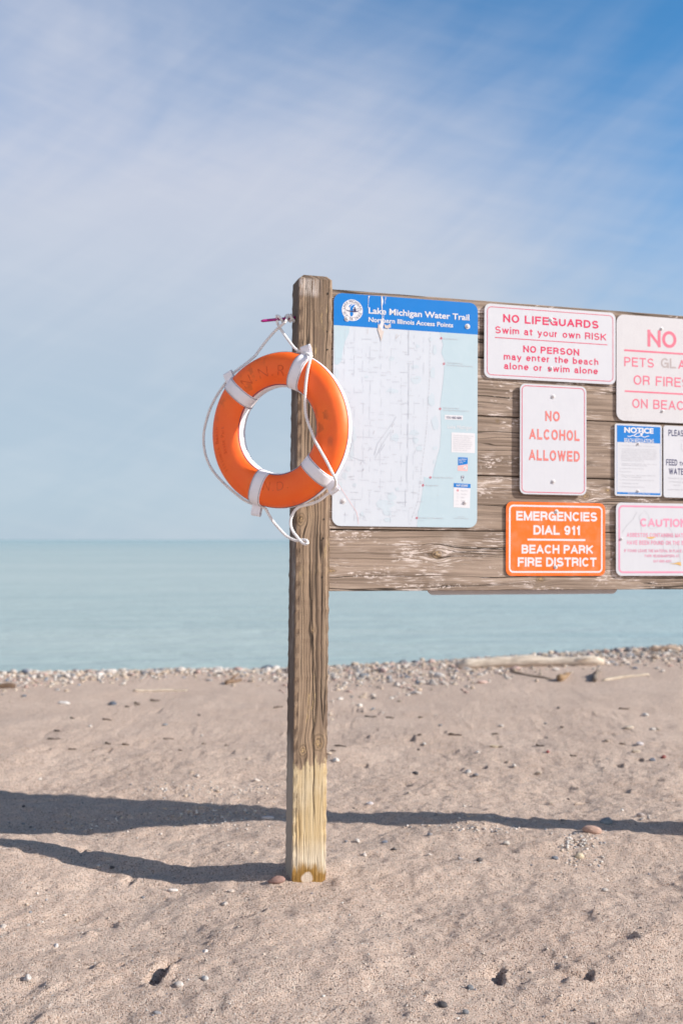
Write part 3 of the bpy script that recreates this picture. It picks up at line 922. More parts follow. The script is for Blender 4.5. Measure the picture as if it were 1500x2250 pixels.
# open spaces: irregular pale blue patches
mb = MB()
rr = random.Random(5)
_bk = [0]
def blob(cx, cy, w_, h_, y=Y1):
    _bk[0] += 1
    y = y - _bk[0] * 6e-6
    n = 9
    pts = []
    for k in range(n):
        a = 6.283 * k / n
        q = rr.uniform(0.65, 1.1)
        pts.append((cx + w_ * q * math.cos(a), cy + h_ * q * math.sin(a)))
    mb.poly(S.pts(pts), y)
for c in ((914, 834, 12, 10), (917, 760, 5, 5), (862, 858, 16, 6), (860, 788, 6, 6), (912, 805, 10, 5), (868, 962, 11, 10), (910, 951, 14, 7), (912, 968, 8, 9), (920, 985, 7, 8),
          (845, 1110, 22, 14), (860, 1092, 14, 10), (850, 1125, 12, 9), (954, 1015, 4, 5), (955, 985, 6, 5), (778, 960, 6, 12), (773, 985, 4, 16), (765, 1030, 6, 7), (757, 1045, 6, 9), (748, 1066, 5, 9),
          (773, 1000, 5, 10), (776, 943, 5, 8), (740, 820, 5, 14), (779, 1065, 5, 5), (872, 1075, 5, 5), (795, 1130, 5, 7), (852, 1143, 10, 5), (805, 828, 5, 3), (950, 820, 6, 16), (955, 770, 5, 12), (946, 745, 5, 5), (948, 878, 9, 18), (955, 930, 8, 20)):
    blob(*c)
mb.build('open_space', M['park_print'], S.root)
# roads
mb = MB()
pxw = 0.0018
_sk = [0]
def seg(pts, w_=0.9, y=Y2):
    _sk[0] = (_sk[0] + 1) % 50
    mb.strip(S.pts(pts), pxw * w_, y - _sk[0] * 6e-6)
for x in (757, 778, 797, 813, 836, 858, 881, 897, 909, 931):
    yy = 722 + (x - 740) * 0.08
    while yy < 1148:
        l = rr.uniform(6, 30)
        if rr.random() < 0.62 and not (x > 925 and yy > 900):
            xx = x + rr.uniform(-1.5, 1.5)
            seg([(xx, yy), (xx - 0.5, min(yy + l, 1150))], rr.choice((0.35, 0.45, 0.6)))
        yy += l + rr.uniform(2, 12)
for yv in (745, 764, 786, 815, 836, 858, 883, 905, 935, 958, 985, 1010, 1030, 1054, 1078, 1096, 1120, 1138):
    xx = 740
    while xx < 925:
        l = rr.uniform(5, 24)
        if rr.random() < 0.45:
            y_ = yv + rr.uniform(-3, 3)
            seg([(xx, y_ + (xx - 740) * .03), (min(xx + l, 930), y_ + (xx + l - 740) * .03 + rr.uniform(-.6, .6))], rr.choice((0.4, 0.5, 0.7)))
        xx += l + rr.uniform(2, 14)
for x, a, b in ((898, 725, 780), (898, 800, 920), (896, 930, 985), (894, 1000, 1060), (891, 1075, 1113)):
    seg([(x, a), (x - .6, b)], 0.9)
seg([(822, 1000), (829, 975), (848, 948), (862, 930), (870, 915)], 0.9)
seg([(824, 1006), (840, 975), (856, 950)], 0.7)
seg([(833, 995), (845, 976)], .9)
seg([(770, 1003), (793, 1011), (803, 1018), (806, 1022)], .6)
seg([(809, 990), (815, 982)], 1.0)
for _ in range(46):
    xx, yy = rr.uniform(745, 925), rr.uniform(740, 1140)
    a = rr.uniform(0, 3.14)
    l = rr.uniform(3, 9)
    seg([(xx, yy), (xx + l * math.cos(a), yy + l * math.sin(a))], rr.choice((.4, .5, .7)))
mb.build('road_lines', M['road_print'], S.root)
# railway, dashed, and the place marks
mb = MB()
rail = [(945, 731), (943.5, 835), (938, 919), (936, 950), (931, 993), (926, 1030), (923, 1058.7), (918, 1100), (906.7, 1133), (898.5, 1153)]
for i in range(len(rail) - 1):
    (xa, ya), (xb, yb) = rail[i], rail[i + 1]
    L = math.hypot(xb - xa, yb - ya)
    q = 0.0
    while q < L:
        e = min(q + 5, L)
        seg([(xa + (xb - xa) * q / L, ya + (yb - ya) * q / L), (xa + (xb - xa) * e / L, ya + (yb - ya) * e / L)], 0.75)
        q += 8.5
for (x, y, l) in ((863, 948, 3), (862, 935, 3), (821, 950, 4), (793, 1018, 3), (798, 1032, 3), (758, 1129, 1.2), (961, 1088, 1)):
    seg([(x - l * .3, y + l), (x + l * .3, y - l)], 1.1)
mb.build('railway', M['grey_print'], S.root)
mb = MB()
seg([(742, 1062), (753, 1079), (768, 1102), (783, 1125), (786, 1138), (787, 1152)], 0.7, Y3)
mb.build('county_line', M['salmon_print'], S.root)
# access points
access = [(969, 743), (975, 799), (966.5, 898), (945, 1049), (929, 1066.5), (915.5, 1138), (1005, 1077.5)]
for (x, y) in access:
    a, b = S.pt(x, y)
    mb = MB()
    mb.disc(a, b, 0.0044, Y3, 0, 16, 0.0022)
    mb.build('access_mark', M['deep_red_print'], S.root)
# header writing
mb = MB()
S.text(mb, 'Lake Michigan Water Trail', 809.4, 674.8, 688.4, 1030.5, 0.022, y=Y3)
S.text(mb, 'Northern Illinois Access Points', 809.4, 696.4, 706.6, 995, 0.022, y=Y3)
mb.build('title_lettering', M['white_print'], S.root)
mb = MB()
S.text(mb, 'North Point Marina', 974, 742, 745.2, 1005, 0, y=Y3)
S.text(mb, 'Adeline Jay Geo-Karis', 981.5, 795.2, 798.2, 1016, 0, y=Y3)
S.text(mb, 'Illinois Beach State Park, North Unit', 981.5, 800.2, 803.2, 1038.5, 0, y=Y3)
S.text(mb, 'Adeline Jay Geo-Karis', 973, 894.2, 897.2, 1008, 0, y=Y3)
S.text(mb, 'Illinois Beach State Park, South Unit', 973, 899.2, 902.2, 1030.5, 0, y=Y3)
S.text(mb, 'Waukegan Municipal Beach', 950.5, 1047, 1050.2, 995, 0, y=Y3)
S.text(mb, 'Waukegan Harbor', 934, 1064.5, 1067.7, 963, 0, y=Y3)
S.text(mb, 'Foss Park (Under Development)', 920, 1136.2, 1139.4, 972, 0, y=Y3)
for i in range(8):
    S.text(mb, ['CAUTION: Water conditions can change', 'fast on the lake. Paddling on', 'the lake is for paddlers who', 'know the conditions. Check the', 'forecast before going out. Stay', 'close to shore and wear a life', 'jacket at all times. The trail', 'is used at your own risk.'][i], 995.5, 955 + i * 4.6, 957.6 + i * 4.6, 1040 - [0, 5, 8, 4, 3, 6, 7, 14][i], 0, y=-0.0016)
S.text(mb, 'Scale in miles', 1005.5, 1134, 1136.2, 1020.5, 0, y=Y3)
seg([(997.5, 1138.5), (1029.5, 1140)], 0.6, Y3)
for k in range(60):
    xx, yy = rr.uniform(745, 920), rr.uniform(738, 1142)
    S.text(mb, rr.choice(['Rosecrans Rd', 'Wadsworth', 'Zion', 'Green Bay', 'Beach Park', 'Gurnee', 'Sheridan', 'Lewis Ave', '21st St', 'Delany']), xx, yy, yy + 2.0, xx + rr.uniform(7, 12), 0, y=Y3)
mb.build('place_lettering', M['grey_print'], S.root)
# white boxes on the lake
for L in ([(976.7, 911.5), (976.7, 921.5), (1016.3, 923), (1016.3, 913)], [(991.6, 949.8), (991.2, 993.5), (1042.5, 995.5), (1043.2, 952)], [(996.5, 1061.5), (995.8, 1114.5), (1031.6, 1116.5), (1033.2, 1063.5)]):
    mb = MB()
    mb.poly(S.pts(L), Y2)
    mb.build('map_inset', M['white_print'], S.root)
a, b = S.pt(1015.5, 1048.6)
mb = MB()
mb.disc(a, b, 0.0072, Y2)
mb.build('compass', M['white_print'], S.root)
mb = MB()
S.text(mb, 'Lake Michigan', 983, 933.2, 941.2, 1036.5, 0.0, y=Y2)
mb.build('water_lettering', M['white_print'], S.root)
mb = MB()
S.text(mb, 'YOU ARE HERE', 979.7, 914.4, 919.4, 1013.5, 0.015, y=Y3)
S.text(mb, 'N', 1013, 1046, 1051, 1018, 0.0, y=Y3)
mb.disc(a, b, 0.0072, Y3, 0, 20, 0.0065)
mb.poly(S.pts([(1014, 1054), (1017, 1054), (1015.5, 1058)]), Y3)
mb.build('mark_lettering', M['navy_print'], S.root)
mb = MB()
mb.poly(S.pts([(996.5, 1061.5), (996.4, 1070.5), (1033, 1072.5), (1033.2, 1063.5)]), Y3)
mb.poly(S.pts([(1006, 1004.3), (1005.7, 1022.5), (1026.9, 1019.5), (1027.1, 1005.5)]), Y2)
mb.build('legend_header', M['blue_print'], S.root)
mb = MB()
mb.poly(S.pts([(1005.7, 1023.5), (1005.3, 1033.8), (1026.6, 1035), (1026.8, 1020.5)]), Y2)
mb.build('trail_badge', M['salmon_print'], S.root)
mb = MB()
S.text(mb, 'MAP LEGEND', 1002, 1064.3, 1068.8, 1027.5, 0.02, y=-0.0016)
for i, s_ in enumerate(('Lake Michigan', 'Water Trail', 'Access')):
    S.text(mb, s_, 1007.2, 1007 + i * 3.8, 1009.8 + i * 3.8, 1007.2 + (18, 14, 9)[i], 0.01, y=Y3)
a, b = S.pt(1021, 1028)
mb.disc(a, b, 0.0075, Y3)
mb.build('legend_lettering', M['white_print'], S.root)
mb = MB()
for i, s_ in enumerate(('Access Point', 'Open Space', 'Water', 'Train', 'Road')):
    S.text(mb, s_, 1012, 1076.5 + i * 7.5, 1079.3 + i * 7.5, 1012 + (15, 13, 8, 7, 6)[i], 0.0, y=Y3)
for i in (1, 2):
    a, b = S.pt(1005, 1078 + 7.5 * i)
    mb.strip([(a - .004, b - .003), (a + .004, b - .003), (a + .004, b + .003), (a - .004, b + .003)], .0008, Y3, 0, True)
for i in (3, 4):
    a, b = S.pt(1004, 1078 + 7.5 * i)
    mb.strip([(a - .006, b), (a + .006, b)], .001, Y3)
mb.strip(S.pts([(1018.5, 1030), (1024, 1026)]), .0018, -0.0016)
mb.strip(S.pts([(1020.5, 1026), (1021.5, 1031.5)]), .0018, -0.0016)
mb.build('legend_key', M['grey_print'], S.root)
# round emblem: kayak over a lake outline
lc = S.pt(773.7, 681.3)
mb = MB()
mb.disc(lc[0], lc[1], 0.0445, Y2, 0, 48)
mb.build('emblem', M['white_print'], S.root)
emb = S.root.children[-1]
mb = MB()
mb.disc(lc[0], lc[1], 0.0310, Y3, 0, 40, 0.0303)
def arc_text(body, r, a_mid, flip, cap, pitch):
    n = len(body)
    hv, _ = text_mesh('H', 0)
    sc_ = cap / (hv[:, 1].max() - hv[:, 1].min())
    ws = []
    for ch in body:
        v, f = text_mesh(ch, 0.0) if ch != ' ' else (np.zeros((0, 2)), [])
        ws.append(((v[:, 0].max() - v[:, 0].min()) * sc_ if len(v) else cap * .35) + pitch)
    tot = sum(ws)
    q = -tot / 2
    for ch, wd in zip(body, ws):
        v, f = text_mesh(ch, 0.0) if ch != ' ' else (np.zeros((0, 2)), [])
        if len(v):
            mid = (v[:, 0].max() + v[:, 0].min()) / 2
            ang = (q + wd / 2) / r
            if not flip:
                th = R(90) - ang + R(a_mid)
                ex, ez = (math.sin(th), -math.cos(th)), (math.cos(th), math.sin(th))
                rb = r
            else:
                th = R(-90) + ang + R(a_mid)
                ex, ez = (-math.sin(th), math.cos(th)), (-math.cos(th), -math.sin(th))
                rb = r + cap
            cx, cz = lc[0] + rb * math.cos(th), lc[1] + rb * math.sin(th)
            mb.add([(cx + (p[0] - mid) * sc_ * ex[0] + p[1] * sc_ * ez[0], Y3, cz + (p[0] - mid) * sc_ * ex[1] + p[1] * sc_ * ez[1]) for p in v], f)
        q += wd
arc_text('LAKE MICHIGAN', 0.0330, 0, False, 0.0088, 0.0016)
arc_text('WATER TRAIL', 0.0325, 0, True, 0.0088, 0.0016)
Z = lambda L: [(lc[0] + a * 0.001, lc[1] + b * 0.001) for (a, b) in L]
mb.poly(Z([(-29, 2), (-22, -1), (-8, -2.5), (8, -3), (20, -2), (29, 1), (24, -5), (10, -7.5), (-8, -7), (-22, -4)]), -0.0016)
mb.poly(Z([(6, -2), (5, 4), (8, 7), (12, 7), (15, 3), (16, -2)]), -0.0016)
mb.disc(lc[0] + .0105, lc[1] + .0105, .0032, -0.0016, 0, 12)
mb.strip(Z([(-2, 2), (12, 5), (27, 8)]), .0012, -0.0020)
mb.build('kayak_print', M['navy_print'], emb)
mb = MB()
mb.poly(Z([(-9, -2), (-10, 6), (-6, 16), (2, 22), (10, 25), (13, 22), (8, 19), (6, 13), (2, 8), (4, 2), (4, -2)]), Y3)
mb.poly(Z([(-11, 10), (-15, 14), (-11, 21), (-4, 25), (1, 25), (-6, 20), (-9, 15)]), Y3)
mb.poly(Z([(-9, -8), (4, -8.2), (4, -18), (-1, -26), (-7, -25), (-10, -16)]), Y3)
mb.build('lake_print', M['blue_print'], emb)
# weathered peel through the header
mb = MB()
mb.poly(S.pts([(837, 650), (837.4, 672), (839, 690), (838.6, 704), (834, 712), (832, 722), (834.5, 735), (836, 746), (837.5, 742), (840, 726), (841.5, 716), (844, 708), (840.2, 702), (840.4, 688), (839.4, 672), (842, 662), (839.5, 651)]), -0.0016)
mb.poly(S.pts([(809, 649.5), (808.2, 668), (807.4, 676), (808.4, 676), (809.3, 664), (810, 655), (812, 650)]), -0.0016)
for (a, b) in (((846, 652), (845.5, 668)), ((848, 652.5), (846, 660)), ((843, 690), (842, 712)), ((847, 708), (858, 709.5)), ((829, 705), (833, 716)), ((857, 709), (858, 720))):
    mb.strip(S.pts([a, b]), .0012, -0.0016)
mb.build('paint_peel', M['white_print'], S.root)
mb = MB()
mb.poly(S.pts([(830.5, 711), (829.5, 725), (834, 738), (837, 750), (839, 742), (843, 727), (838, 726), (834.5, 719)]), -0.0020)
mb.poly(S.pts([(843, 712), (845, 720), (852, 722), (858, 718), (857, 711), (850, 715)]), -0.0020)
for (a, b) in (((808, 722), (807, 733)), ((829, 740), (826, 742)), ((868, 745), (878, 735)), ((869, 742), (872, 733))):
    mb.strip(S.pts([a, b]), .0012, -0.0020)
mb.build('bare_patch', M['bare_print'], S.root)

# 2 ---- no lifeguards
S = Sign('lifeguard_sign', 'wide white sign with red writing about lifeguards and swimming alone, above the alcohol sign', (1064.5, 664), (1352.5, 689), (1351.5, 847), (1063, 827), 0.0065, 0.027,
         M['white_panel'], [(1210, 702), (1211, 809)], 0.0046)
mb = MB()
S.sign_text(mb, 'NO LIFEGUARDS', 1105, 689.5, 707.2, 1314.5, 0.205, track=0.17)
S.sign_text(mb, 'Swim at your own RISK', 1087.5, 716, 731.6, 1331, 0.168, track=0.19)
S.divider(M['red_print'], 1087, 741, 1334, 1.6)
S.sign_text(mb, 'NO PERSON', 1149, 758.6, 773.6, 1272, 0.205, track=0.17)
S.sign_text(mb, 'may enter the beach', 1106.5, 775, 790, 1314, 0.168, track=0.19)
S.sign_text(mb, 'alone or swim alone', 1107, 795.5, 810.5, 1313, 0.168, track=0.19)
mb.build('lettering', M['red_print'], S.root)
S.border('border', M['red_print'], 0.0135, 0.0026)

# 3 ---- no pets glass or fires
S = Sign('beach_rules_sign', 'speckled white sign with faded pink writing about pets and fires, at the top right', (1354.5, 689.5), (1553, 705), (1552, 934), (1353.5, 921.5), 0.005, 0.036,
         M['grainy_panel'], [(1453, 722), (1455, 903)], 0.0042)
mb = MB()
S.sign_text(mb, 'NO', 1422, 723.8, 761, 1485.5, 0.185, track=0.10)
S.divider(M['faded_red_print'], 1371, 769, 1536, 4.0)
S.sign_text(mb, 'PETS', 1371, 783.6, 804, 1436, 0.15, track=0.17)
S.sign_text(mb, 'ASS', 1489.5, 790, 810.5, 1540, 0.15, track=0.17)
S.sign_text(mb, 'OR FIRES', 1391.5, 823.6, 844.8, 1513, 0.15, track=0.17)
S.divider(M['faded_red_print'], 1372, 859, 1536, 3.6)
S.sign_text(mb, 'ON BEACH', 1388.5, 875.5, 896, 1519, 0.15, track=0.17)
mb.build('lettering', M['faded_red_print'], S.root)
mb = MB()
S.sign_text(mb, 'GL', 1451.5, 785.8, 807.5, 1484.5, 0.17, track=0.12)
mb.build('faded_lettering', M['faded_grey_print'], S.root)

# 4 ---- no alcohol
S = Sign('alcohol_sign', 'narrow upright white sign with coral writing forbidding alcohol', (1142.5, 841.5), (1288.5, 850), (1287, 1088.5), (1141.5, 1085.5), 0.0135, 0.025,
         M['white_panel'], [(1215, 871), (1215, 1058)], 0.0054)
for nm, th_, mt, yy in (('letter_outline', 0.0, 'deep_red_print', -0.0004), ('lettering', 0.030, 'coral_print', -0.0008)):
    mb = MB()
    for (b_, xl, yt, yb, xr) in (('NO', 1197.6, 902.5, 924.8, 1229.4), ('ALCOHOL', 1162.6, 941.5, 964.8, 1272.8), ('ALLOWED', 1161.8, 987.5, 1011, 1273.4)):
        S.sign_text(mb, b_, xl, yt, yb, xr, 0.21, y=yy, track=0.22, thin=th_)
    mb.build(nm, M[mt], S.root)
S.border('border', M['red_print'], 0.0092, 0.0028)

# 5 ---- notice
S = Sign('regulations_sign', 'small white notice with blue header and swimmer emblem, bulleted beach regulations', (1350, 929.8), (1454.2, 935), (1453.2, 1092), (1350.6, 1088.6), 0.006, 0.010,
         M['white_panel'], [(1402, 975), (1401, 1079)], 0.0035)
mb = MB()
mb.poly(S.pts([(1355, 934), (1355, 970.8), (1450, 974.4), (1450, 938.6)]), -0.0004)
mb.build('header', M['blue_print'], S.root)
mb = MB()
mb.poly(S.pts([(1355, 1081), (1355, 1085.2), (1450, 1088), (1450, 1084)]), -0.0004)
mb.build('footer', M['blue_print'], S.root)
mb = MB()
mb.strip(S.pts([(1355, 934), (1355, 1085), (1450, 1088), (1450, 938.6)]), 0.0012, -0.0003, 0, True)
mb.build('border', M['blue_print'], S.root)
mb = MB()
S.text(mb, 'NOTICE', 1370.7, 938.2, 950.4, 1435, 0.045, y=-0.0008)
S.text(mb, 'BEACH REGULATIONS', 1371, 962.4, 972, 1435.8, 0.012, y=-0.0008)
S.text(mb, 'Illinois Department of Public Health', 1379, 1082.6, 1085, 1427, 0.0, y=-0.0008)
wv = [(1378 + k * 2.5, 957.6 + k * .1 + 1.4 * math.sin(k * 0.95)) for k in range(20)]
mb.strip(S.pts(wv), .0036, -0.0008)
a, b = S.pt(1408.6, 954)
mb.disc(a, b, 0.0062, -0.0010, 0, 16)
mb.strip(S.pts([(1393, 956), (1399, 951.5), (1404, 950.5)]), .004, -0.0009)
mb.strip(S.pts([(1401, 950.5), (1410, 946.6), (1414, 951)]), .004, -0.0009)
mb.build('header_lettering', M['white_print'], S.root)
mb = MB()
rows = [(978, .93), (985.3, .95), (989, .97), (992.8, .98), (996.4, .96), (1000, .97), (1003.6, .98), (1007.2, .93), (1011, .62), (1018, .98), (1021.6, .7), (1028.5, .62), (1035.8, .28), (1043.5, .92), (1047.2, .55), (1053.6, .9), (1061.3, .46), (1069, .62)]
words_ = ['No lifeguard on duty at this beach', 'Swim only in the marked area and keep clear', 'of boats at all times on the water', 'Children must be watched by an adult', 'Do not swim after heavy rain or if the water', 'looks cloudy or has an odor', 'Do not enter the water when ill']
for i, (y_, wf) in enumerate(rows):
    S.text(mb, words_[i % 7], 1365, y_ - 1.2 + 0, y_ + 1.2, 1365 + 80 * wf, 0.0)
mb.build('lettering', M['pale_grey_print'], S.root)
mb = MB()
for y_ in (978, 985.3, 1018, 1028.5, 1035.8, 1043.5, 1053.6, 1061.3, 1069):
    a, b = S.pt(1361.4, y_)
    mb.disc(a, b, 0.0017, -0.0004, 0, 10)
mb.build('bullet_marks', M['grey_print'], S.root)

# 6 ---- please do not feed
S = Sign('waterfowl_sign', 'white sign with dark navy writing about feeding waterfowl, cut by the frame', (1458, 934.2), (1560, 939.3), (1558, 1095.5), (1456.5, 1092.3), 0.007, 0.012, M['white_panel'], [], 0.0035)
mb = MB()
S.sign_text(mb, 'PLEASE', 1468, 943.7, 957.6, 1507.5, 0.17, track=0.15)
S.sign_text(mb, 'FEED', 1463, 1008.8, 1022.3, 1487.3, 0.17, track=0.15)
S.sign_text(mb, 'THE', 1491.8, 1014.8, 1022.8, 1508, 0.17, track=0.15)
S.sign_text(mb, 'WATERFOWL', 1469, 1028.5, 1042.3, 1543, 0.17, track=0.15)
mb.build('lettering', M['navy_print'], S.root)
mb = MB()
S.text(mb, 'Waterfowl can', 1467, 1048.4, 1052, 1500.5, 0)
S.text(mb, 'on handouts and', 1469.5, 1056, 1059.6, 1505, 0)
S.text(mb, 'lead to', 1479, 1063.6, 1067, 1494, 0)
S.text(mb, 'ILLINOIS DEPARTMENT', 1466.5, 1074.5, 1076.8, 1508, 0)
mb.strip(S.pts([(1488, 969), (1495, 966.5), (1503, 969), (1512, 975), (1520, 990)]), .0012, -0.0004)
mb.strip(S.pts([(1497, 975), (1496.5, 985), (1500, 992), (1512, 998)]), .0012, -0.0004)
mb.build('small_lettering', M['pale_grey_print'], S.root)

# 7 ---- emergencies
S = Sign('emergency_sign', 'bright orange sign with white emergency phone writing', (1112.5, 1101.3), (1330, 1107), (1328, 1265.8), (1110.5, 1264.6), 0.006, 0.027,
         M['orange_panel'], [(1222, 1124), (1220, 1246)], 0.0052)
mb = MB()
S.sign_text(mb, 'EMERGENCIES', 1133.7, 1122.8, 1143.5, 1311.4, 0.22, track=0.10)
S.sign_text(mb, 'DIAL 911', 1171.5, 1154, 1174.8, 1273.4, 0.22, track=0.10)
S.divider(M['white_print'], 1158.3, 1185.6, 1285.3, 4.2)
S.sign_text(mb, 'BEACH PARK', 1145.5, 1196.8, 1216.3, 1302, 0.22, track=0.10)
S.sign_text(mb, 'FIRE DISTRICT', 1137, 1224.6, 1245, 1310, 0.22, track=0.10)
mb.build('lettering', M['white_print'], S.root)
S.border('border', M['white_print'], 0.0165, 0.0075)

# 8 ---- caution
S = Sign('caution_sign', 'white caution sign with faded pink writing and cracked peeling face, at the bottom right', (1354, 1103), (1561, 1109), (1559, 1265), (1352, 1265.3), 0.010, 0.027,
         M['white_panel'], [(1364.4, 1184)], 0.0042)
mb = MB()
S.sign_text(mb, 'CAUTION', 1405.7, 1138.5, 1157.3, 1509, 0.23, track=0.10)
S.sign_text(mb, 'ASBESTOS CONTAINING MATERIALS', 1376.5, 1170.6, 1179.8, 1530, 0.2, track=0.18)
S.sign_text(mb, 'HAVE BEEN FOUND ON THE BEACH', 1377, 1187.3, 1196.8, 1525, 0.2, track=0.18)
S.sign_text(mb, 'IF FOUND LEAVE THE MATERIAL IN PLACE AND CALL', 1371, 1206.6, 1213.2, 1529, 0.18, track=0.2)
S.sign_text(mb, 'PARK HEADQUARTERS AT:', 1416, 1218.3, 1224.6, 1493, 0.18, track=0.2)
S.sign_text(mb, '847-680-4811', 1435, 1230, 1236.2, 1474, 0.18, track=0.2)
mb.build('lettering', M['pink_print'], S.root)
S.border('border', M['pink_print'], 0.0155, 0.0080)
mb = MB()
Q = lambda L: [S.pt(1090 + x / 3.6585, 900 + y / 3.6585) for (x, y) in L]
for L in ([(1010, 990), (1050, 930), (1100, 880), (1130, 820)], [(1145, 862), (1190, 810), (1222, 848), (1228, 890), (1215, 930), (1240, 960), (1300, 945)], [(1145, 862), (1160, 910), (1168, 985)],
          [(1385, 945), (1412, 985), (1420, 1030)], [(1340, 1060), (1342, 1110), (1360, 1160)], [(1360, 1010), (1345, 1050)], [(1400, 1075), (1420, 1115), (1440, 1090)], [(1460, 1075), (1470, 1150), (1478, 1225)], [(1360, 1230), (1420, 1232), (1478, 1222)]):
    mb.strip(Q(L), 0.0012, -0.0008)
mb.build('crack_lines', M['grey_print'], S.root)
mb = MB()
mb.poly(Q([(1203, 1028), (1222, 1036), (1250, 1040), (1282, 1026), (1260, 1022), (1235, 1024)]), -0.0008)
mb.poly(Q([(1395, 1240), (1430, 1236), (1455, 1228), (1482, 1226), (1484, 1256), (1450, 1244)]), -0.0012)
mb.build('paint_peel', M['peel_print'], S.root)

# 9 ---- back of a sign on the far side of the planks
nb = -0.108
a0, zz = bp(938, 1307.5, nb)
a1, _ = bp(1356, 1307.5, nb)
root = empty('backing_sign', frame_at((a0 + a1) / 2, nb, zz))
tag(root, 'plain grey metal sign edge hanging below the lowest plank, on its far side', 'sign')
mb = MB()
mb.prism(rrect(-(a1 - a0) / 2, (a1 - a0) / 2, 0, 0.42, 0.028), 0.0, 0.0022)
mb.build('panel', M['grey_metal'], root)

# ------------------------------------------------------------------ life ring
G = R(27.0)
rn = Vector((-math.sin(G), -math.cos(G), 0.0))
rv = Vector((math.cos(G), -math.sin(G), 0.0))
rz = Vector((0, 0, 1))
CEN_PX = (614.5, 945.5)
RA, RB, RC = 0.0665, 0.049, 0.2375                         # radial half, axial half, centre-line radius
corner = bw(-0.07, 0.0, 1.75)
d = ray(*CEN_PX)
tt = (0.056 + (corner - CAM).dot(rn)) / d.dot(rn)
RCEN = CAM + d * tt
RS = (RCEN.y / 3.87)
rw = Matrix.Identity(4)
for i in range(3):
    rw[i][0] = rv[i]; rw[i][1] = -rn[i]; rw[i][2] = rz[i]; rw[i][3] = RCEN[i]
ring = empty('life_ring', rw)
tag(ring, 'orange and white life ring hung by rope from a peg on the near post', 'life ring')
def rp(px, py, n=0.0):                                    # pixel -> ring coordinates (x, y, z) at n in front of its mid plane
    d = ray(px, py)
    o = RCEN + rn * n
    k = (o - CAM).dot(rn) / d.dot(rn)
    h = CAM + d * k - RCEN
    return Vector((h.dot(rv), -n, h.dot(rz)))
def prof(ph, grow=0.0, p=2.35):                           # section of the tube: (radial, axial) at angle ph, 0 = outer rim
    c, s_ = math.cos(ph), math.sin(ph)
    a, b = (RA + grow) * RS, (RB + grow) * RS
    return (RC * RS + a * math.copysign(abs(c) ** (2 / p), c), b * math.copysign(abs(s_) ** (2 / p), s_))
def rpos(th, ph, grow=0.0):                               # th: clockwise from the top
    r, n = prof(ph, grow)
    wob = 1 + 0.004 * math.sin(3 * th + 1) + 0.003 * math.sin(5 * th)
    return Vector((r * math.sin(th) * wob, -n, r * math.cos(th) * wob))

om, t, b = new_mat('orange_vinyl')
o_ = t.tc('Object')
n1 = t.noise(o_, 7, 5, 0.6)
n2 = t.noise(o_, 26, 3, 0.55)
n3 = t.noise(t.vm('MULTIPLY', o_, (16.0, 16.0, 7.0)), 1.0, 2, 0.5)
c = t.mix(t.ss(n1, 0.35, 0.7), (0.95, 0.130, 0.012), (0.98, 0.165, 0.018))
c = t.mix(t.m('MULTIPLY', t.m('MULTIPLY', t.ss(n1, 0.52, 0.68), t.ss(n2, 0.46, 0.60)), 0.42), c, (0.22, 0.055, 0.02))
c = t.mix(t.m('MULTIPLY', t.ss(n3, 0.60, 0.74), 0.35), c, (0.30, 0.07, 0.03))
t.put(b.inputs['Base Color'], c)
t.put(b.inputs['Roughness'], t.lerp(n1, 0.3, 0.7, 0.42, 0.6))
t.put(b.inputs['Normal'], t.bump(t.m('ADD', n1, t.m('MULTIPLY', n2, 0.12)), 0.25, 0.012))
M['orange_vinyl'] = om
wm, t, b = new_mat('white_webbing')
o_ = t.tc('Object')
n1 = t.noise(o_, 22, 5, 0.65)
wv_ = t.noise(o_, 420, 2)
c = t.mix(t.m('MULTIPLY', t.ss(n1, 0.50, 0.75), 0.30), (0.83, 0.82, 0.88), (0.55, 0.49, 0.47))
t.put(b.inputs['Base Color'], c)
b.inputs['Roughness'].default_value = 0.7
t.put(b.inputs['Normal'], t.bump(wv_, 0.15, 0.001))
M['white_webbing'] = wm
rm, t, b = new_mat('white_rope')
n1 = t.noise(t.tc('Object'), 30, 4, 0.6)
n2 = t.noise(t.tc('Object'), 500, 2, 0.6)
c = t.mix(t.m('MULTIPLY', t.ss(n1, 0.45, 0.75), 0.35), (0.80, 0.78, 0.79), (0.55, 0.50, 0.48))
t.put(b.inputs['Base Color'], c)
b.inputs['Roughness'].default_value = 0.75
t.put(b.inputs['Normal'], t.bump(n2, 0.3, 0.001))
M['rope'] = rm
M['stitch'] = paint('stitch', (0.10, 0.075, 0.14), 0.8, 0.1, 0.1)
M['marker'] = paint('marker', (0.66, 0.09, 0.02), 0.7, 0.1, 0.1)

NT_, NP_ = 160, 40
vs, fs = [], []
for i in range(NT_):
    for j in range(NP_):
        vs.append(rpos(2 * math.pi * i / NT_, 2 * math.pi * j / NP_))
for i in range(NT_):
    for j in range(NP_):
        fs.append((i * NP_ + j, ((i + 1) % NT_) * NP_ + j, ((i + 1) % NT_) * NP_ + (j + 1) % NP_, i * NP_ + (j + 1) % NP_))
mb = MB(); mb.add(vs, fs, 0, True)
mb.build('cover', M['orange_vinyl'], ring)
def girdle(ph_c, half, name, grow=0.0022, mat=None):                # white binding round the outer or inner rim
    mb = MB()
    vs, fs = [], []
    k = 11
    for i in range(NT_):
        th = 2 * math.pi * i / NT_
        for j in range(k):
            f = -1 + 2 * j / (k - 1)
            ph = ph_c + half * f
            e = grow if abs(f) < 0.95 else -0.001
            vs.append(rpos(th, ph, e))
    for i in range(NT_):
        for j in range(k - 1):
            fs.append((i * k + j, ((i + 1) % NT_) * k + j, ((i + 1) % NT_) * k + j + 1, i * k + j + 1))
    mb.add(vs, fs, 0, True)
    return mb.build(name, mat or M['white_webbing'], ring)
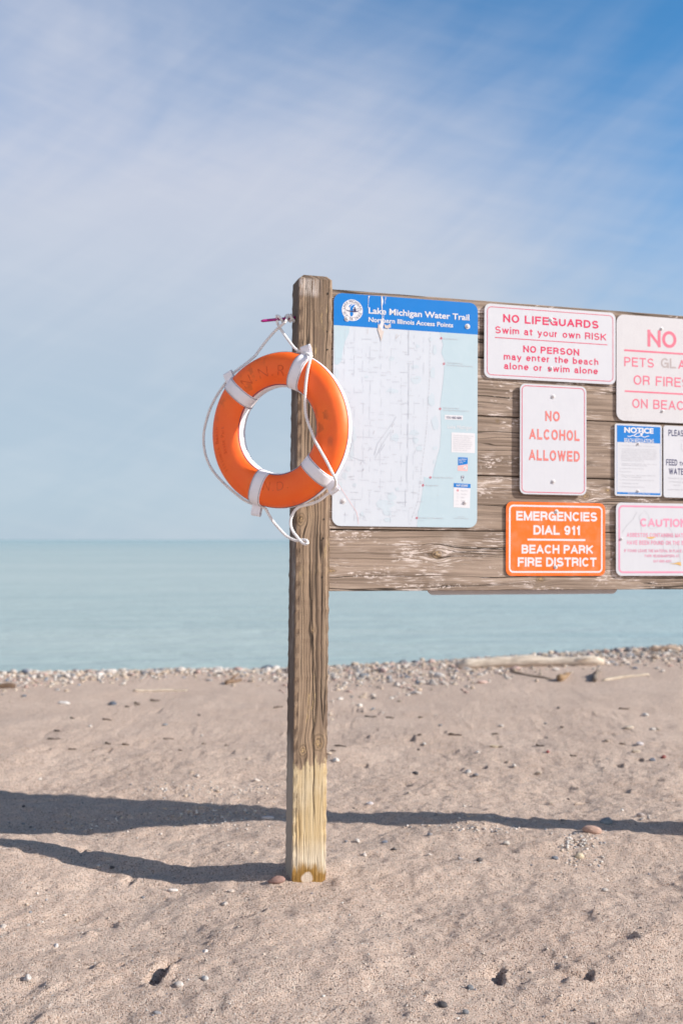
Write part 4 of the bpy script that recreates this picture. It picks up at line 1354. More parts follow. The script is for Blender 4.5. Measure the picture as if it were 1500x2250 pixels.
girdle(R(-38), R(44), 'rim_binding')
girdle(R(206), R(48), 'inner_binding')
girdle(R(7.5), R(2.2), 'seam', 0.0012, M['stitch'])
girdle(R(156), R(2.2), 'seam', 0.0012, M['stitch'])

def th_of(px, py):
    q = rp(px, py, RB * 0.9 * RS)
    return math.atan2(q.x, q.z)
bands = [(648, 822, 661, 762), (524, 866, 505, 813), (563, 1072, 565, 1123), (695, 1040, 735, 1086)]
band_half = 0.0255 * RS
for (bx, by, tx, ty) in bands:
    th0 = th_of(bx, by)
    mb = MB()
    k = 48
    vs, fs = [], []
    cols = [(-1, -.0005), (-1, .0036), (-.5, .0042), (0, .0044), (.5, .0042), (1, .0036), (1, -.0005)]
    for j in range(k):
        ph = 2 * math.pi * j / k
        for (f, g) in cols:
            r, n = prof(ph, g)
            c0 = Vector((math.sin(th0), 0, math.cos(th0)))
            tn = Vector((math.cos(th0), 0, -math.sin(th0)))
            s_ = band_half * f
            rad = math.sqrt(max(r * r - s_ * s_, 1e-6)) if r > abs(s_) else r
            v = c0 * rad + tn * s_
            vs.append((v.x, -n, v.z))
    nc = len(cols)
    for j in range(k):
        for q in range(nc - 1):
            fs.append((j * nc + q, j * nc + q + 1, ((j + 1) % k) * nc + q + 1, ((j + 1) % k) * nc + q))
    mb.add(vs, fs, 0, True)
    band = mb.build('band', M['white_webbing'], ring)
    mb = MB()
    for sgn in (-1, 1):
        vs, fs = [], []
        for j in range(k):
            ph = 2 * math.pi * j / k
            for f in (0.86 * sgn, 0.92 * sgn):
                r, n = prof(ph, 0.0046)
                s_ = band_half * f
                v = c0 * math.sqrt(max(r * r - s_ * s_, 1e-6)) + tn * s_
                vs.append((v.x, -n, v.z))
        for j in range(k):
            if j % 2 == 0 or True:
                fs.append((j * 2, j * 2 + 1, ((j + 1) % k) * 2 + 1, ((j + 1) % k) * 2))
        mb.add(vs, fs, 0, True)
        # dark edge of the folded webbing
    mb.build('stitching', M['stitch'], band)
    # folded loop of webbing standing off the outer rim
    tp = rp(tx, ty, 0.0)
    r_out = prof(0, 0.003)[0]
    base = c0 * (r_out - 0.006)
    tip = Vector((tp.x, 0, tp.z))
    ax = (tip - base)
    Lt = 0.050
    ax.normalize()
    # blend between radial and seen direction
    ax = (ax + c0 * 0.6).normalized()
    tn2 = Vector((ax.z, 0, -ax.x))
    mb = MB()
    kk = 14
    path = []
    hw = 0.0075
    for j in range(5):
        path.append((Lt * 0.78 * j / 4, -0.004 - (hw - 0.004) * math.sin(j / 4 * 1.57)))
    for j in range(1, 8):
        a = -math.pi / 2 + math.pi * j / 8
        path.append((Lt * 0.78 + math.cos(a) * Lt * 0.22, math.sin(a) * hw))
    for j in range(5):
        path.append((Lt * 0.78 * (4 - j) / 4, 0.004 + (hw - 0.004) * math.sin((4 - j) / 4 * 1.57)))
    vs, fs = [], []
    m_ = len(path)
    for i, (l, y) in enumerate(path):
        a = path[max(i - 1, 0)]; bq = path[min(i + 1, m_ - 1)]
        tl = Vector((bq[0] - a[0], bq[1] - a[1])).normalized()
        nn = Vector((tl.y, -tl.x)) * 0.0011
        for sgn in (-1, 1):
            for wq in (-0.0205, 0.0205):
                p = base + ax * (l + sgn * nn.x) + tn2 * wq
                vs.append((p.x, y + sgn * nn.y, p.z))
    for i in range(m_ - 1):
        A, B = i * 4, (i + 1) * 4
        for (p, q) in ((0, 1), (1, 3), (3, 2), (2, 0)):
            fs.append((A + p, A + q, B + q, B + p))
    mb.add(vs, fs, 0, False)
    mb.build('rope_loop', M['white_webbing'], band)

# faded marker writing on the cover
mb = MB()
def ring_text(body, th_mid, r_base, size, upright=True, bold=0.0, pitch=1.25, dot=True):
    hv, _ = text_mesh('H', bold)
    k = size / (hv[:, 1].max() - hv[:, 1].min())
    n = len(body)
    for i, ch in enumerate(body):
        if ch == ' ':
            continue
        v, f = text_mesh(ch, bold)
        mid = (v[:, 0].max() + v[:, 0].min()) / 2
        off = (i - (n - 1) / 2) * size * pitch
        vs = []
        for p in v:
            s_ = (p[0] - mid) * k + off
            if upright:
                r = r_base + p[1] * k
                th = th_mid + s_ / r_base
            else:
                r = r_base - p[1] * k
                th = th_mid - s_ / r_base
            fr = max(-0.999, min(0.999, (r - RC * RS) / (RA * RS)))
            nn = RB * RS * (1 - abs(fr) ** 2.35) ** (1 / 2.35) + 0.0012
            vs.append((r * math.sin(th), -nn, r * math.cos(th)))
        mb.add(vs, f)
ring_text('I.N.N.R', R(-22), 0.212, 0.040, True, -0.022, 0.95)
ring_text('I.N.D.', R(184), 0.245, 0.034, False, -0.022, 1.0)
ring_text('Illinois Beach', R(-106), 0.262, 0.017, True, -0.012, 0.8)
ring_text('State Park', R(-98), 0.232, 0.014, True, -0.012, 0.8)
mb.build('marker_lettering', M['marker'], ring)

# rope: three laid strands
def catmull(pts, step=0.004):
    P = [pts[0] * 2 - pts[1]] + list(pts) + [pts[-1] * 2 - pts[-2]]
    out = []
    for i in range(1, len(P) - 2):
        a, b_, c_, d_ = P[i - 1], P[i], P[i + 1], P[i + 2]
        n = max(2, int((c_ - b_).length / step))
        for k in range(n):
            q = k / n
            out.append(0.5 * ((2 * b_) + (c_ - a) * q + (2 * a - 5 * b_ + 4 * c_ - d_) * q * q + (3 * b_ - a - 3 * c_ + d_) * q ** 3))
    out.append(P[-2])
    return out
def rope(mb, pts, rad=0.0060, lay=0.030):
    C = catmull(pts)
    Nn = len(C)
    T = [(C[min(i + 1, Nn - 1)] - C[max(i - 1, 0)]).normalized() for i in range(Nn)]
    a = T[0].orthogonal().normalized()
    fr = []
    for i in range(Nn):
        a = (a - T[i] * a.dot(T[i])).normalized()
        fr.append((a.copy(), T[i].cross(a)))
    for k in range(3):
        L = 0.0
        path = []
        for i in range(Nn):
            if i:
                L += (C[i] - C[i - 1]).length
            th = 2 * math.pi * (L / lay + k / 3)
            path.append(C[i] + (fr[i][0] * math.cos(th) + fr[i][1] * math.sin(th)) * rad * 0.56)
        mb.tube(path, rad * 0.50, 6)
mb = MB()
inv = ring.matrix_world.inverted() if False else rw.inverted()
pegA, pegB = inv @ PEG_A, inv @ PEG_B
pdir = (pegB - pegA).normalized()
def coil(f0, turns, f1, r=0.0115):
    o1 = Vector((0, -1, 0)); o1 = (o1 - pdir * o1.dot(pdir)).normalized()
    o2 = pdir.cross(o1)
    if o2.z < 0: o2 = -o2
    pts = []
    n = int(turns * 10)
    for i in range(n + 1):
        f = f0 + (f1 - f0) * i / n
        th = 2 * math.pi * turns * i / n
        pts.append(pegA + (pegB - pegA) * f + o1 * math.sin(th) * r * 1.0 - o2 * math.cos(th) * r)
    return pts
F = 0.0
pegn = -(pegA.y + pegB.y) / 2
main = [rp(560, 782, -0.050), rp(583, 751, -0.5 * 0.05 + 0.5 * pegn), rp(604, 727, pegn), rp(618, 714, pegn + 0.010), rp(627, 706, pegn + 0.014)]
main += coil(0.74, 2, 0.95, 0.0125)[3:]
main += coil(0.93, 1.5, 0.47, 0.0135)[2:]
main += [rp(610, 711, pegn + 0.004), rp(616, 722, pegn - 0.006), rp(631, 744, 0.5 * pegn), rp(645, 762, -0.002), rp(656, 771, 0.000), rp(666, 773, 0.002), rp(678, 779, 0.020), rp(682, 784, 0.045), rp(680, 795, 0.062), rp(676, 812, 0.066), rp(672, 840, 0.066), rp(670, 872, 0.064),
         rp(671, 905, 0.06), rp(677, 930, 0.06), rp(684, 948, 0.062), rp(692, 968, 0.064), rp(704, 990, 0.066), rp(717, 1013, 0.066), rp(728, 1035, 0.064), rp(735.5, 1050, 0.055), rp(737, 1062, 0.035), rp(733, 1072, 0.012), rp(726, 1080, 0.0)]
rope(mb, main)
tail = [rp(728, 1079, 0.0), rp(716, 1088, -0.006), rp(700, 1100, -0.008), rp(680, 1108, -0.006), rp(662, 1112, 0.0), rp(649, 1120, 0.006), rp(640, 1136, 0.010), rp(638, 1152, 0.012), rp(643, 1167, 0.016), rp(652, 1179, 0.020), rp(660, 1189, 0.024),
        rp(668, 1195, 0.026), rp(675, 1194, 0.024), rp(674, 1188, 0.018), rp(664, 1186, 0.012), rp(652, 1188, 0.010), rp(640, 1184, 0.006), rp(627, 1176, 0.0), rp(612, 1160, -0.004), rp(600, 1146, -0.006), rp(590, 1130, -0.004), rp(583, 1118, 0.0), rp(572, 1113, 0.0)]
rope(mb, tail)
side_ = [rp(568, 1112, -0.004), rp(552, 1106, -0.012), rp(535, 1098, -0.016), rp(512, 1080, -0.018), rp(490, 1060, -0.018), rp(469, 1036, -0.016), rp(455, 1010, -0.014), rp(448, 980, -0.012), rp(448, 950, -0.012), rp(454, 922, -0.012), rp(463, 895, -0.012), rp(477, 868, -0.014), rp(492, 846, -0.012), rp(508, 824, -0.006), rp(522, 812, -0.014), rp(542, 797, -0.035), rp(560, 782, -0.050)]
rope(mb, side_)
mb.build('rope', M['rope'], ring)

# ------------------------------------------------------------------ beach
class VNoise:
    def __init__(s, seed):
        r = np.random.RandomState(seed)
        s.t = r.rand(512, 512)
    def __call__(s, x, y):
        xi = np.floor(x).astype(int); yi = np.floor(y).astype(int)
        fx = x - xi; fy = y - yi
        fx = fx * fx * fx * (fx * (fx * 6 - 15) + 10); fy = fy * fy * fy * (fy * (fy * 6 - 15) + 10)
        T = s.t
        a = T[xi % 512, yi % 512]; b = T[(xi + 1) % 512, yi % 512]
        c = T[xi % 512, (yi + 1) % 512]; d = T[(xi + 1) % 512, (yi + 1) % 512]
        return (a * (1 - fx) + b * fx) * (1 - fy) + (c * (1 - fx) + d * fx) * fy - 0.5
vn = [VNoise(k) for k in range(8)]
CX = [-60, -12, -3.3, -0.6, 0.7, 2.1, 3.7, 9, 60]
CZ = [0.12, 0.12, 0.108, 0.089, 0.127, 0.178, 0.252, 0.30, 0.30]
_xs = np.linspace(-60, 60, 2401)
_cz = np.interp(_xs, CX, CZ)
_k = np.hanning(31); _k /= _k.sum()
_cz = np.convolve(np.pad(_cz, 15, mode='edge'), _k, 'valid')
_off = CAM_H - 1.37
def crest_y(x):
    return 10.0 + 0.17 * np.clip(x, -12, 12)
def crest_z(x):
    return np.interp(x, _xs, _cz) + _off
SX, SY = -SUN.x / math.hypot(SUN.x, SUN.y), -SUN.y / math.hypot(SUN.x, SUN.y)     # direction shadows fall
DENTS = []                                                # (x, y, length towards the sun, half width, depth)
def height(x, y):
    x = np.asarray(x, dtype=float); y = np.asarray(y, dtype=float)
    yc = crest_y(x); zc = crest_z(x)
    f = np.clip((y - 4.6) / (yc - 4.6), 0, 1)
    h = zc * (f * f * (3 - 2 * f)) * 1.0
    beyond = y - yc
    h = np.where(beyond > 0, zc - 0.12 * beyond - 0.02 * np.minimum(beyond, 1) ** 2, h)
    h = np.maximum(h, -0.9)
    near = np.clip(1 - (y - 5.5) / 5.0, 0.15, 1)
    bn = np.exp(-(beyond / 0.5) ** 2) * 0.8
    h += near * (0.060 * vn[0](x * 1.5 + 3.3, y * 1.9 + 7.1) + 0.025 * vn[1](x * 3.4, y * 4.0) + 0.014 * vn[2](x * 8.1, y * 9.5) + 0.0105 * vn[3](x * 19, y * 21) + 0.0055 * vn[4](x * 45, y * 47) + 0.0026 * vn[5](x * 95, y * 95))
    h += bn * 0.02 * vn[3](x * 12, y * 12)
    h += -0.030 * np.exp(-((x + 0.10) / 0.55) ** 2 - ((y - 4.85) / 0.40) ** 2) + 0.028 * np.exp(-((x - 1.25) / 0.5) ** 2 - ((y - 4.65) / 0.45) ** 2)
    h += 0.050 * np.exp(-((x + 1.55) / 0.45) ** 2 - ((y - 4.40) / 0.28) ** 2) - 0.022 * np.exp(-((x + 0.72) / 0.25) ** 2 - ((y - 4.12) / 0.22) ** 2)
    # sand banked round the post
    h += 0.030 * np.exp(-(((x - P0.x - 0.34) / 0.32) ** 2 + ((y - 4.12) / 0.20) ** 2))
    h += (0.016 + 0.03 * vn[5](x * 14, y * 14)) * np.exp(-(((x - P0.x) / 0.15) ** 2 + ((y - 4.05) / 0.15) ** 2))
    h -= 0.015 * np.exp(-(((x - P0.x - 0.13) / 0.07) ** 2 + ((y - 4.10) / 0.09) ** 2))
    for (cx, cy, la, lb, dp, rim) in DENTS:
        rr_ = 2.2 * max(la, lb)
        mk = (np.abs(x - cx) < rr_) & (np.abs(y - cy) < rr_)
        if not mk.any():
            continue
        X, Y = x[mk], y[mk]
        ax = (X - cx) * (-SX) + (Y - cy) * (-SY)          # towards the sun
        bx = (X - cx) * (SY) + (Y - cy) * (-SX)
        A = ax / la + 0.55 * vn[6](X * 30 + cx * 9, Y * 30) + 0.3 * vn[7](X * 90, Y * 90)
        B = bx / lb + 0.6 * vn[7](X * 30 + 5, Y * 30 + cx * 7) + 0.3 * vn[6](X * 85, Y * 85)
        body = np.clip((A + 1) / 2, 0, 1) ** 1.3 * np.clip((1.0 - A) / (0.25 if dp > 0.03 else 0.45 if cy > 5 else 0.9), 0, 1) * np.clip(1 - B * B, 0, 1) ** 0.8
        lip = np.exp(-((A - 1.12) / 0.16) ** 2) * np.exp(-B * B * 1.3)
        h[mk] += -dp * body + rim * dp * lip
    return h
_h0 = 0.0
def base_h(x, y):
    return height(x, y)
_h0 = float(height(np.array([P0.x]), np.array([4.0]))[0])
def H(x, y):
    # the sand meets the post at level 0
    return height(x, y) - _h0 * np.exp(-(((np.asarray(x) - P0.x) / 0.8) ** 2 + ((np.asarray(y) - 4.0) / 0.6) ** 2))
def ground(px, py):
    d = ray(px, py)
    z = 0.0
    for _ in range(12):
        k = (z - CAM_H) / d.z
        x, y = d.x * k, d.y * k
        z = 0.5 * z + 0.5 * float(H(np.array([x]), np.array([y]))[0])
    return x, y, float(H(np.array([x]), np.array([y]))[0])
for (px, py, la, lb, dp) in ((352, 2136, .036, .090, .066), (1082, 2142, .040, .066, .052), (1258, 2136, .055, .030, .045), (1112, 2128, .05, .02, .022), (1220, 2152, .045, .03, .025), (1140, 2158, .04, .018, .02), (282, 1936, .028, .040, .028), (240, 1925, .055, .010, .016), (300, 2100, .03, .012, .018), (265, 2120, .022, .014, .018),
                         (330, 2106, .02, .01, .012), (174, 2030, .022, .03, .018), (880, 2092, .05, .024, .02), (848, 2088, .04, .014, .016), (782, 2105, .06, .035, .014), (950, 2198, .022, .016, .022), (890, 2182, .07, .018, .016), (1180, 2202, .06, .03, .016), (1280, 2018, .05, .03, .015), (1450, 1945, .06, .04, .018), (1360, 2060, .06, .05, .016), (1490, 2210, .06, .06, .02),
                         (1000, 2090, .03, .014, .012), (800, 1880, .05, .03, .012), (1100, 2085, .02, .012, .012), (60, 1985, .03, .03, .012), (520, 2010, .08, .05, .010), (1320, 2100, .07, .05, .014),
                         (270, 1702, .05, .04, .032), (240, 1700, .05, .015, .02), (210, 1668, .06, .02, .02), (180, 1865, .03, .05, .03), (60, 1840, .04, .04, .02), (300, 1835, .05, .02, .014), (250, 1790, .06, .04, .022), (130, 1780, .06, .05, .02),
                         (894, 1622, .06, .05, .03), (820, 1603, .04, .02, .02), (1010, 1594, .06, .02, .025), (980, 1655, .07, .05, .02), (1120, 1580, .06, .02, .02), (760, 1590, .05, .02, .018), (1165, 1607, .07, .02, .022), (1305, 1612, .05, .02, .02), (1370, 1575, .05, .02, .025), (1460, 1600, .06, .02, .02), (1480, 1565, .05, .02, .02),
                         (290, 1633, .06, .02, .025), (235, 1650, .03, .03, .03), (90, 1619, .05, .02, .02), (75, 1580, .04, .02, .02), (130, 1580, .06, .02, .022), (200, 1608, .03, .015, .02), (410, 1607, .04, .02, .022), (430, 1625, .05, .018, .022), (505, 1655, .03, .03, .022), (400, 1650, .07, .02, .016), (610, 1615, .03, .04, .024), (618, 1655, .05, .02, .02),
                         (45, 1675, .03, .025, .02), (1000, 1690, .05, .03, .014), (880, 1722, .07, .05, .016), (1240, 1735, .06, .04, .016), (1360, 1740, .07, .05, .014), (1040, 1638, .06, .04, .01), (1270, 1765, .05, .015, .016)):
    x, y, z = ground(px, py)
    DENTS.append((x, y, la, lb, dp, 0.25))
for _ in range(34):                                       # soft scuffs in the foreground
    px, py = rng.uniform(-50, 1550), rng.uniform(1960, 2260)
    x, y, z = ground(px, py)
    DENTS.append((x, y, rng.uniform(.04, .10), rng.uniform(.015, .05), rng.uniform(.006, .016), 0.5))
for _ in range(55):                                       # small dark ledges left by waves and feet
    px, py = rng.uniform(-50, 1550), rng.uniform(1550, 1690)
    x, y, z = ground(px, py)
    DENTS.append((x, y, rng.uniform(.03, .08), rng.uniform(.010, .024), rng.uniform(.018, .034), 0.35))
for _ in range(90):                                       # old trampling on the middle of the beach
    px, py = rng.uniform(-100, 1600), rng.uniform(1545, 1735)
    x, y, z = ground(px, py)
    DENTS.append((x, y, rng.uniform(.03, .10), rng.uniform(.012, .04), rng.uniform(.004, .013), 0.3))
_h0 = float(height(np.array([P0.x]), np.array([4.0]))[0])

def graded(a, b, fine, lo, hi, g=1.06, mx=4.0):
    c = list(np.arange(a, b, fine))
    s_ = fine; q = a; left_ = []
    while q > lo:
        s_ = min(s_ * g, mx); q -= s_; left_.append(q)
    s_ = fine; q = c[-1]; right_ = []
    while q < hi:
        s_ = min(s_ * g, mx); q += s_; right_.append(q)
    return np.array(left_[::-1] + c + right_)
xs = graded(-1.95, 2.05, 0.0085, -600, 600, 1.035, 40.0)
ys = graded(1.85, 5.6, 0.0085, -600, 24, 1.03, 40.0)
XX, YY = np.meshgrid(xs, ys)
ZZ = np.empty_like(XX)
ZZ = H(XX, YY)
nxg, nyg = len(xs), len(ys)
co = np.stack([XX, YY, ZZ], -1).reshape(-1, 3).astype(np.float32)
ii, jj = np.meshgrid(np.arange(nyg - 1), np.arange(nxg - 1), indexing='ij')
q0 = (ii * nxg + jj).ravel()
quads = np.stack([q0, q0 + 1, q0 + 1 + nxg, q0 + nxg], -1).astype(np.int32)
me = bpy.data.meshes.new('sand')
me.vertices.add(len(co)); me.vertices.foreach_set('co', co.ravel())
me.loops.add(quads.size); me.loops.foreach_set('vertex_index', quads.ravel())
me.polygons.add(len(quads))
me.polygons.foreach_set('loop_start', np.arange(0, quads.size, 4, dtype=np.int32))
me.polygons.foreach_set('use_smooth', np.ones(len(quads), dtype=bool))
me.update(calc_edges=True)
sm, t, b = new_mat('beach_sand')
p = t.tc('Object')
g1 = t.voro(p, 280.0, 'Color')
g1r, g1g, g1b = t.sep(g1)
gd = t.voro(p, 280.0, 'Distance')
g2 = t.noise(p, 420.0, 2, 0.6)
mid_ = t.noise(p, 22.0, 4, 0.6)
big = t.noise(p, 2.2, 4, 0.55)
col = t.mix(t.ss(big, 0.35, 0.7), (0.60, 0.452, 0.370), (0.66, 0.508, 0.42))
col = t.mix(t.m('MULTIPLY', t.ss(mid_, 0.50, 0.72), 0.20), col, (0.49, 0.365, 0.30))
col = t.mix(t.m('MULTIPLY', t.ss(g1r, 0.74, 0.82), 0.75), col, (0.13, 0.095, 0.08))
col = t.mix(t.m('MULTIPLY', t.ss(g1g, 0.80, 0.88), 0.6), col, (0.80, 0.70, 0.62))
col = t.mix(t.m('MULTIPLY', t.ss(g1b, 0.90, 0.96), 0.6), col, (0.50, 0.30, 0.20))
t.put(b.inputs['Base Color'], col)
b.inputs['Roughness'].default_value = 0.95
b.inputs['Specular IOR Level'].default_value = 0.15
h = t.m('ADD', t.m('MULTIPLY', t.m('SUBTRACT', 1.0, gd), 0.6), t.m('MULTIPLY', g2, 0.6))
h = t.m('ADD', h, t.m('MULTIPLY', mid_, 0.55))
t.put(b.inputs['Normal'], t.bump(h, 1.0, 0.0072))
me.materials.append(sm)
sand = link(bpy.data.objects.new('sand', me))
tag(sand, kind='structure')

# ------------------------------------------------------------------ lake
wm_, t, b = new_mat('lake_water')
p = t.tc('Object')
px_, py_, _ = t.sep(p)
wv1 = t.noise(t.xyz(t.m('MULTIPLY', px_, 0.55), t.m('MULTIPLY', py_, 1.5), 0.0), 1.0, 4, 0.6, 0.4)
wv2 = t.noise(t.xyz(t.m('MULTIPLY', px_, 2.2), t.m('MULTIPLY', py_, 5.0), 4.0), 1.0, 3, 0.6)
swell = t.noise(t.xyz(t.m('MULTIPLY', px_, 0.02), t.m('MULTIPLY', py_, 0.10), 4.0), 1.0, 4, 0.6)
band = t.noise(t.xyz(t.m('MULTIPLY', px_, 0.004), t.m('MULTIPLY', py_, 0.03), 2.0), 1.0, 3, 0.6)
dist_ = t.m('LOGARITHM', t.m('MAXIMUM', py_, 10.0), 10.0)
shal = (0.345, 0.43, 0.41)                                  # milky water over the sand bar
deep = (0.135, 0.315, 0.345)
col = t.mix(t.ss(t.m('ADD', dist_, t.m('MULTIPLY', t.m('SUBTRACT', band, 0.5), 1.0)), 1.7, 3.2), shal, deep)
col = t.mix(t.m('MULTIPLY', t.ss(swell, 0.42, 0.62), 0.5), col, (0.40, 0.47, 0.445))
rip = t.noise(t.xyz(t.m('MULTIPLY', px_, 0.10), t.m('MULTIPLY', py_, 0.75), 7.0), 1.0, 5, 0.65, 0.6)
col = t.mix(t.m('MULTIPLY', t.ss(rip, 0.50, 0.64), 0.42), col, (0.22, 0.33, 0.335))
t.put(b.inputs['Base Color'], col)
b.inputs['Roughness'].default_value = 0.22
b.inputs['IOR'].default_value = 1.33
h = t.m('ADD', wv1, t.m('MULTIPLY', wv2, 0.25))
t.put(b.inputs['Normal'], t.bump(h, 0.7, 0.22))
WZ = -0.30
ys_w = [8.0] + list(np.geomspace(9, 30000, 60))
xs_w = [-20000, -4000, -800, -150, -40, -12, 0, 12, 40, 150, 800, 4000, 20000]
mb = MB()
vs = [(x, y, WZ) for y in ys_w for x in xs_w]
nw = len(xs_w)
fs = [(i * nw + j, i * nw + j + 1, (i + 1) * nw + j + 1, (i + 1) * nw + j) for i in range(len(ys_w) - 1) for j in range(nw - 1)]
mb.add(vs, fs, 0, True)
wo = mb.build('lake_water', wm_)
tag(wo, kind='structure')

# ------------------------------------------------------------------ stones
pm_, t, b = new_mat('stone')
oi = t.n.new('ShaderNodeObjectInfo')
n1 = t.noise(t.vm('ADD', t.tc('Object'), t.xyz(t.m('MULTIPLY', oi.outputs['Random'], 50.0), 0.0, 0.0)), 2.2, 5, 0.65)
n2 = t.noise(t.tc('Object'), 14.0, 3, 0.6)
c = t.mix(1.0, oi.outputs['Color'], t.mix(t.ss(n1, 0.3, 0.7), (0.72, 0.70, 0.70), (1.12, 1.1, 1.08)), 'MULTIPLY')
t.put(b.inputs['Base Color'], c)
b.inputs['Roughness'].default_value = 0.75
t.put(b.inputs['Normal'], t.bump(t.m('ADD', n1, t.m('MULTIPLY', n2, .4)), 0.35, 0.1))
M['stone'] = pm_
gm_, t, b = new_mat('gravel_stone')
at = t.n.new('ShaderNodeAttribute'); at.attribute_name = 'stone_colour'
n1 = t.noise(t.tc('Object'), 90.0, 3, 0.65)
c = t.mix(1.0, at.outputs['Color'], t.mix(n1, (0.75, 0.74, 0.73), (1.15, 1.13, 1.1)), 'MULTIPLY')
t.put(b.inputs['Base Color'], c)
b.inputs['Roughness'].default_value = 0.8
M['gravel'] = gm_

def ico(sub):
    g = (1 + 5 ** 0.5) / 2
    v = [Vector(a).normalized() for a in ((-1, g, 0), (1, g, 0), (-1, -g, 0), (1, -g, 0), (0, -1, g), (0, 1, g), (0, -1, -g), (0, 1, -g), (g, 0, -1), (g, 0, 1), (-g, 0, -1), (-g, 0, 1))]
    f = [(0, 11, 5), (0, 5, 1), (0, 1, 7), (0, 7, 10), (0, 10, 11), (1, 5, 9), (5, 11, 4), (11, 10, 2), (10, 7, 6), (7, 1, 8), (3, 9, 4), (3, 4, 2), (3, 2, 6), (3, 6, 8), (3, 8, 9), (4, 9, 5), (2, 4, 11), (6, 2, 10), (8, 6, 7), (9, 8, 1)]
    for _ in range(sub):
        cache = {}; nf = []
        def mid(a, b_):
            k = (min(a, b_), max(a, b_))
            if k not in cache:
                v.append(((v[a] + v[b_]) / 2).normalized()); cache[k] = len(v) - 1
            return cache[k]
        for (a, b_, c_) in f:
            x, y, z = mid(a, b_), mid(b_, c_), mid(c_, a)
            nf += [(a, x, z), (b_, y, x), (c_, z, y), (x, y, z)]
        f = nf
    return v, f
def stone_shape(seed, sub=2, angular=0.0):
    r = random.Random(seed)
    v, f = ico(sub)
    ph = [(Vector((r.uniform(-1, 1), r.uniform(-1, 1), r.uniform(-1, 1))).normalized(), r.uniform(0.7, 0.98)) for _ in range(7)]
    ax = [r.uniform(1.6, 3.0) for _ in range(3)]; po = [r.uniform(0, 6) for _ in range(3)]
    out = []
    for p in v:
        k = 1 + 0.10 * math.sin(p.x * ax[0] + po[0]) + 0.10 * math.sin(p.y * ax[1] + po[1]) + 0.08 * math.sin(p.z * ax[2] + po[2])
        for (d_, c_) in ph:
            dd = p.dot(d_)
            if dd > c_ - 0.25 * angular:
                k *= 1 - (dd - c_ + 0.25 * angular) * (0.5 + 0.5 * angular)
        out.append(p * k)
    return out, f
STONES = []
for k in range(10):
    v, f = stone_shape(k, 2, 0.0 if k < 5 else 1.0)
    mb = MB(); mb.add(v, f, 0, k < 5 or True)
    STONES.append(mb.mesh('pebble', [M['stone']]))
PAL = {'white': [(.60, .555, .52), (.66, .62, .59), (.54, .49, .455)], 'grey': [(.24, .24, .26), (.32, .32, .34), (.20, .21, .23)], 'blue': [(.17, .20, .26), (.13, .16, .21)],
       'tan': [(.50, .40, .32), (.46, .37, .30), (.54, .45, .37)], 'pink': [(.50, .36, .32), (.44, .31, .28)], 'dark': [(.07, .065, .07), (.10, .09, .09)]}
def stone(name, mesh, x, y, sx, sy, sz, col, rot=None, sink=0.35, r=rng):
    o = bpy.data.objects.new(name, mesh)
    COL.objects.link(o)
    z = float(H(np.array([x]), np.array([y]))[0])
    o.location = (x, y, z + sz * (1 - 2 * sink) * 0.75)
    o.scale = (sx, sy, sz)
    o.rotation_euler = (r.uniform(-.15, .15), r.uniform(-.15, .15), rot if rot is not None else r.uniform(0, 6.28))
    j = r.uniform(.9, 1.1)
    o.color = (col[0] * j, col[1] * j, col[2] * j, 1)
    return o
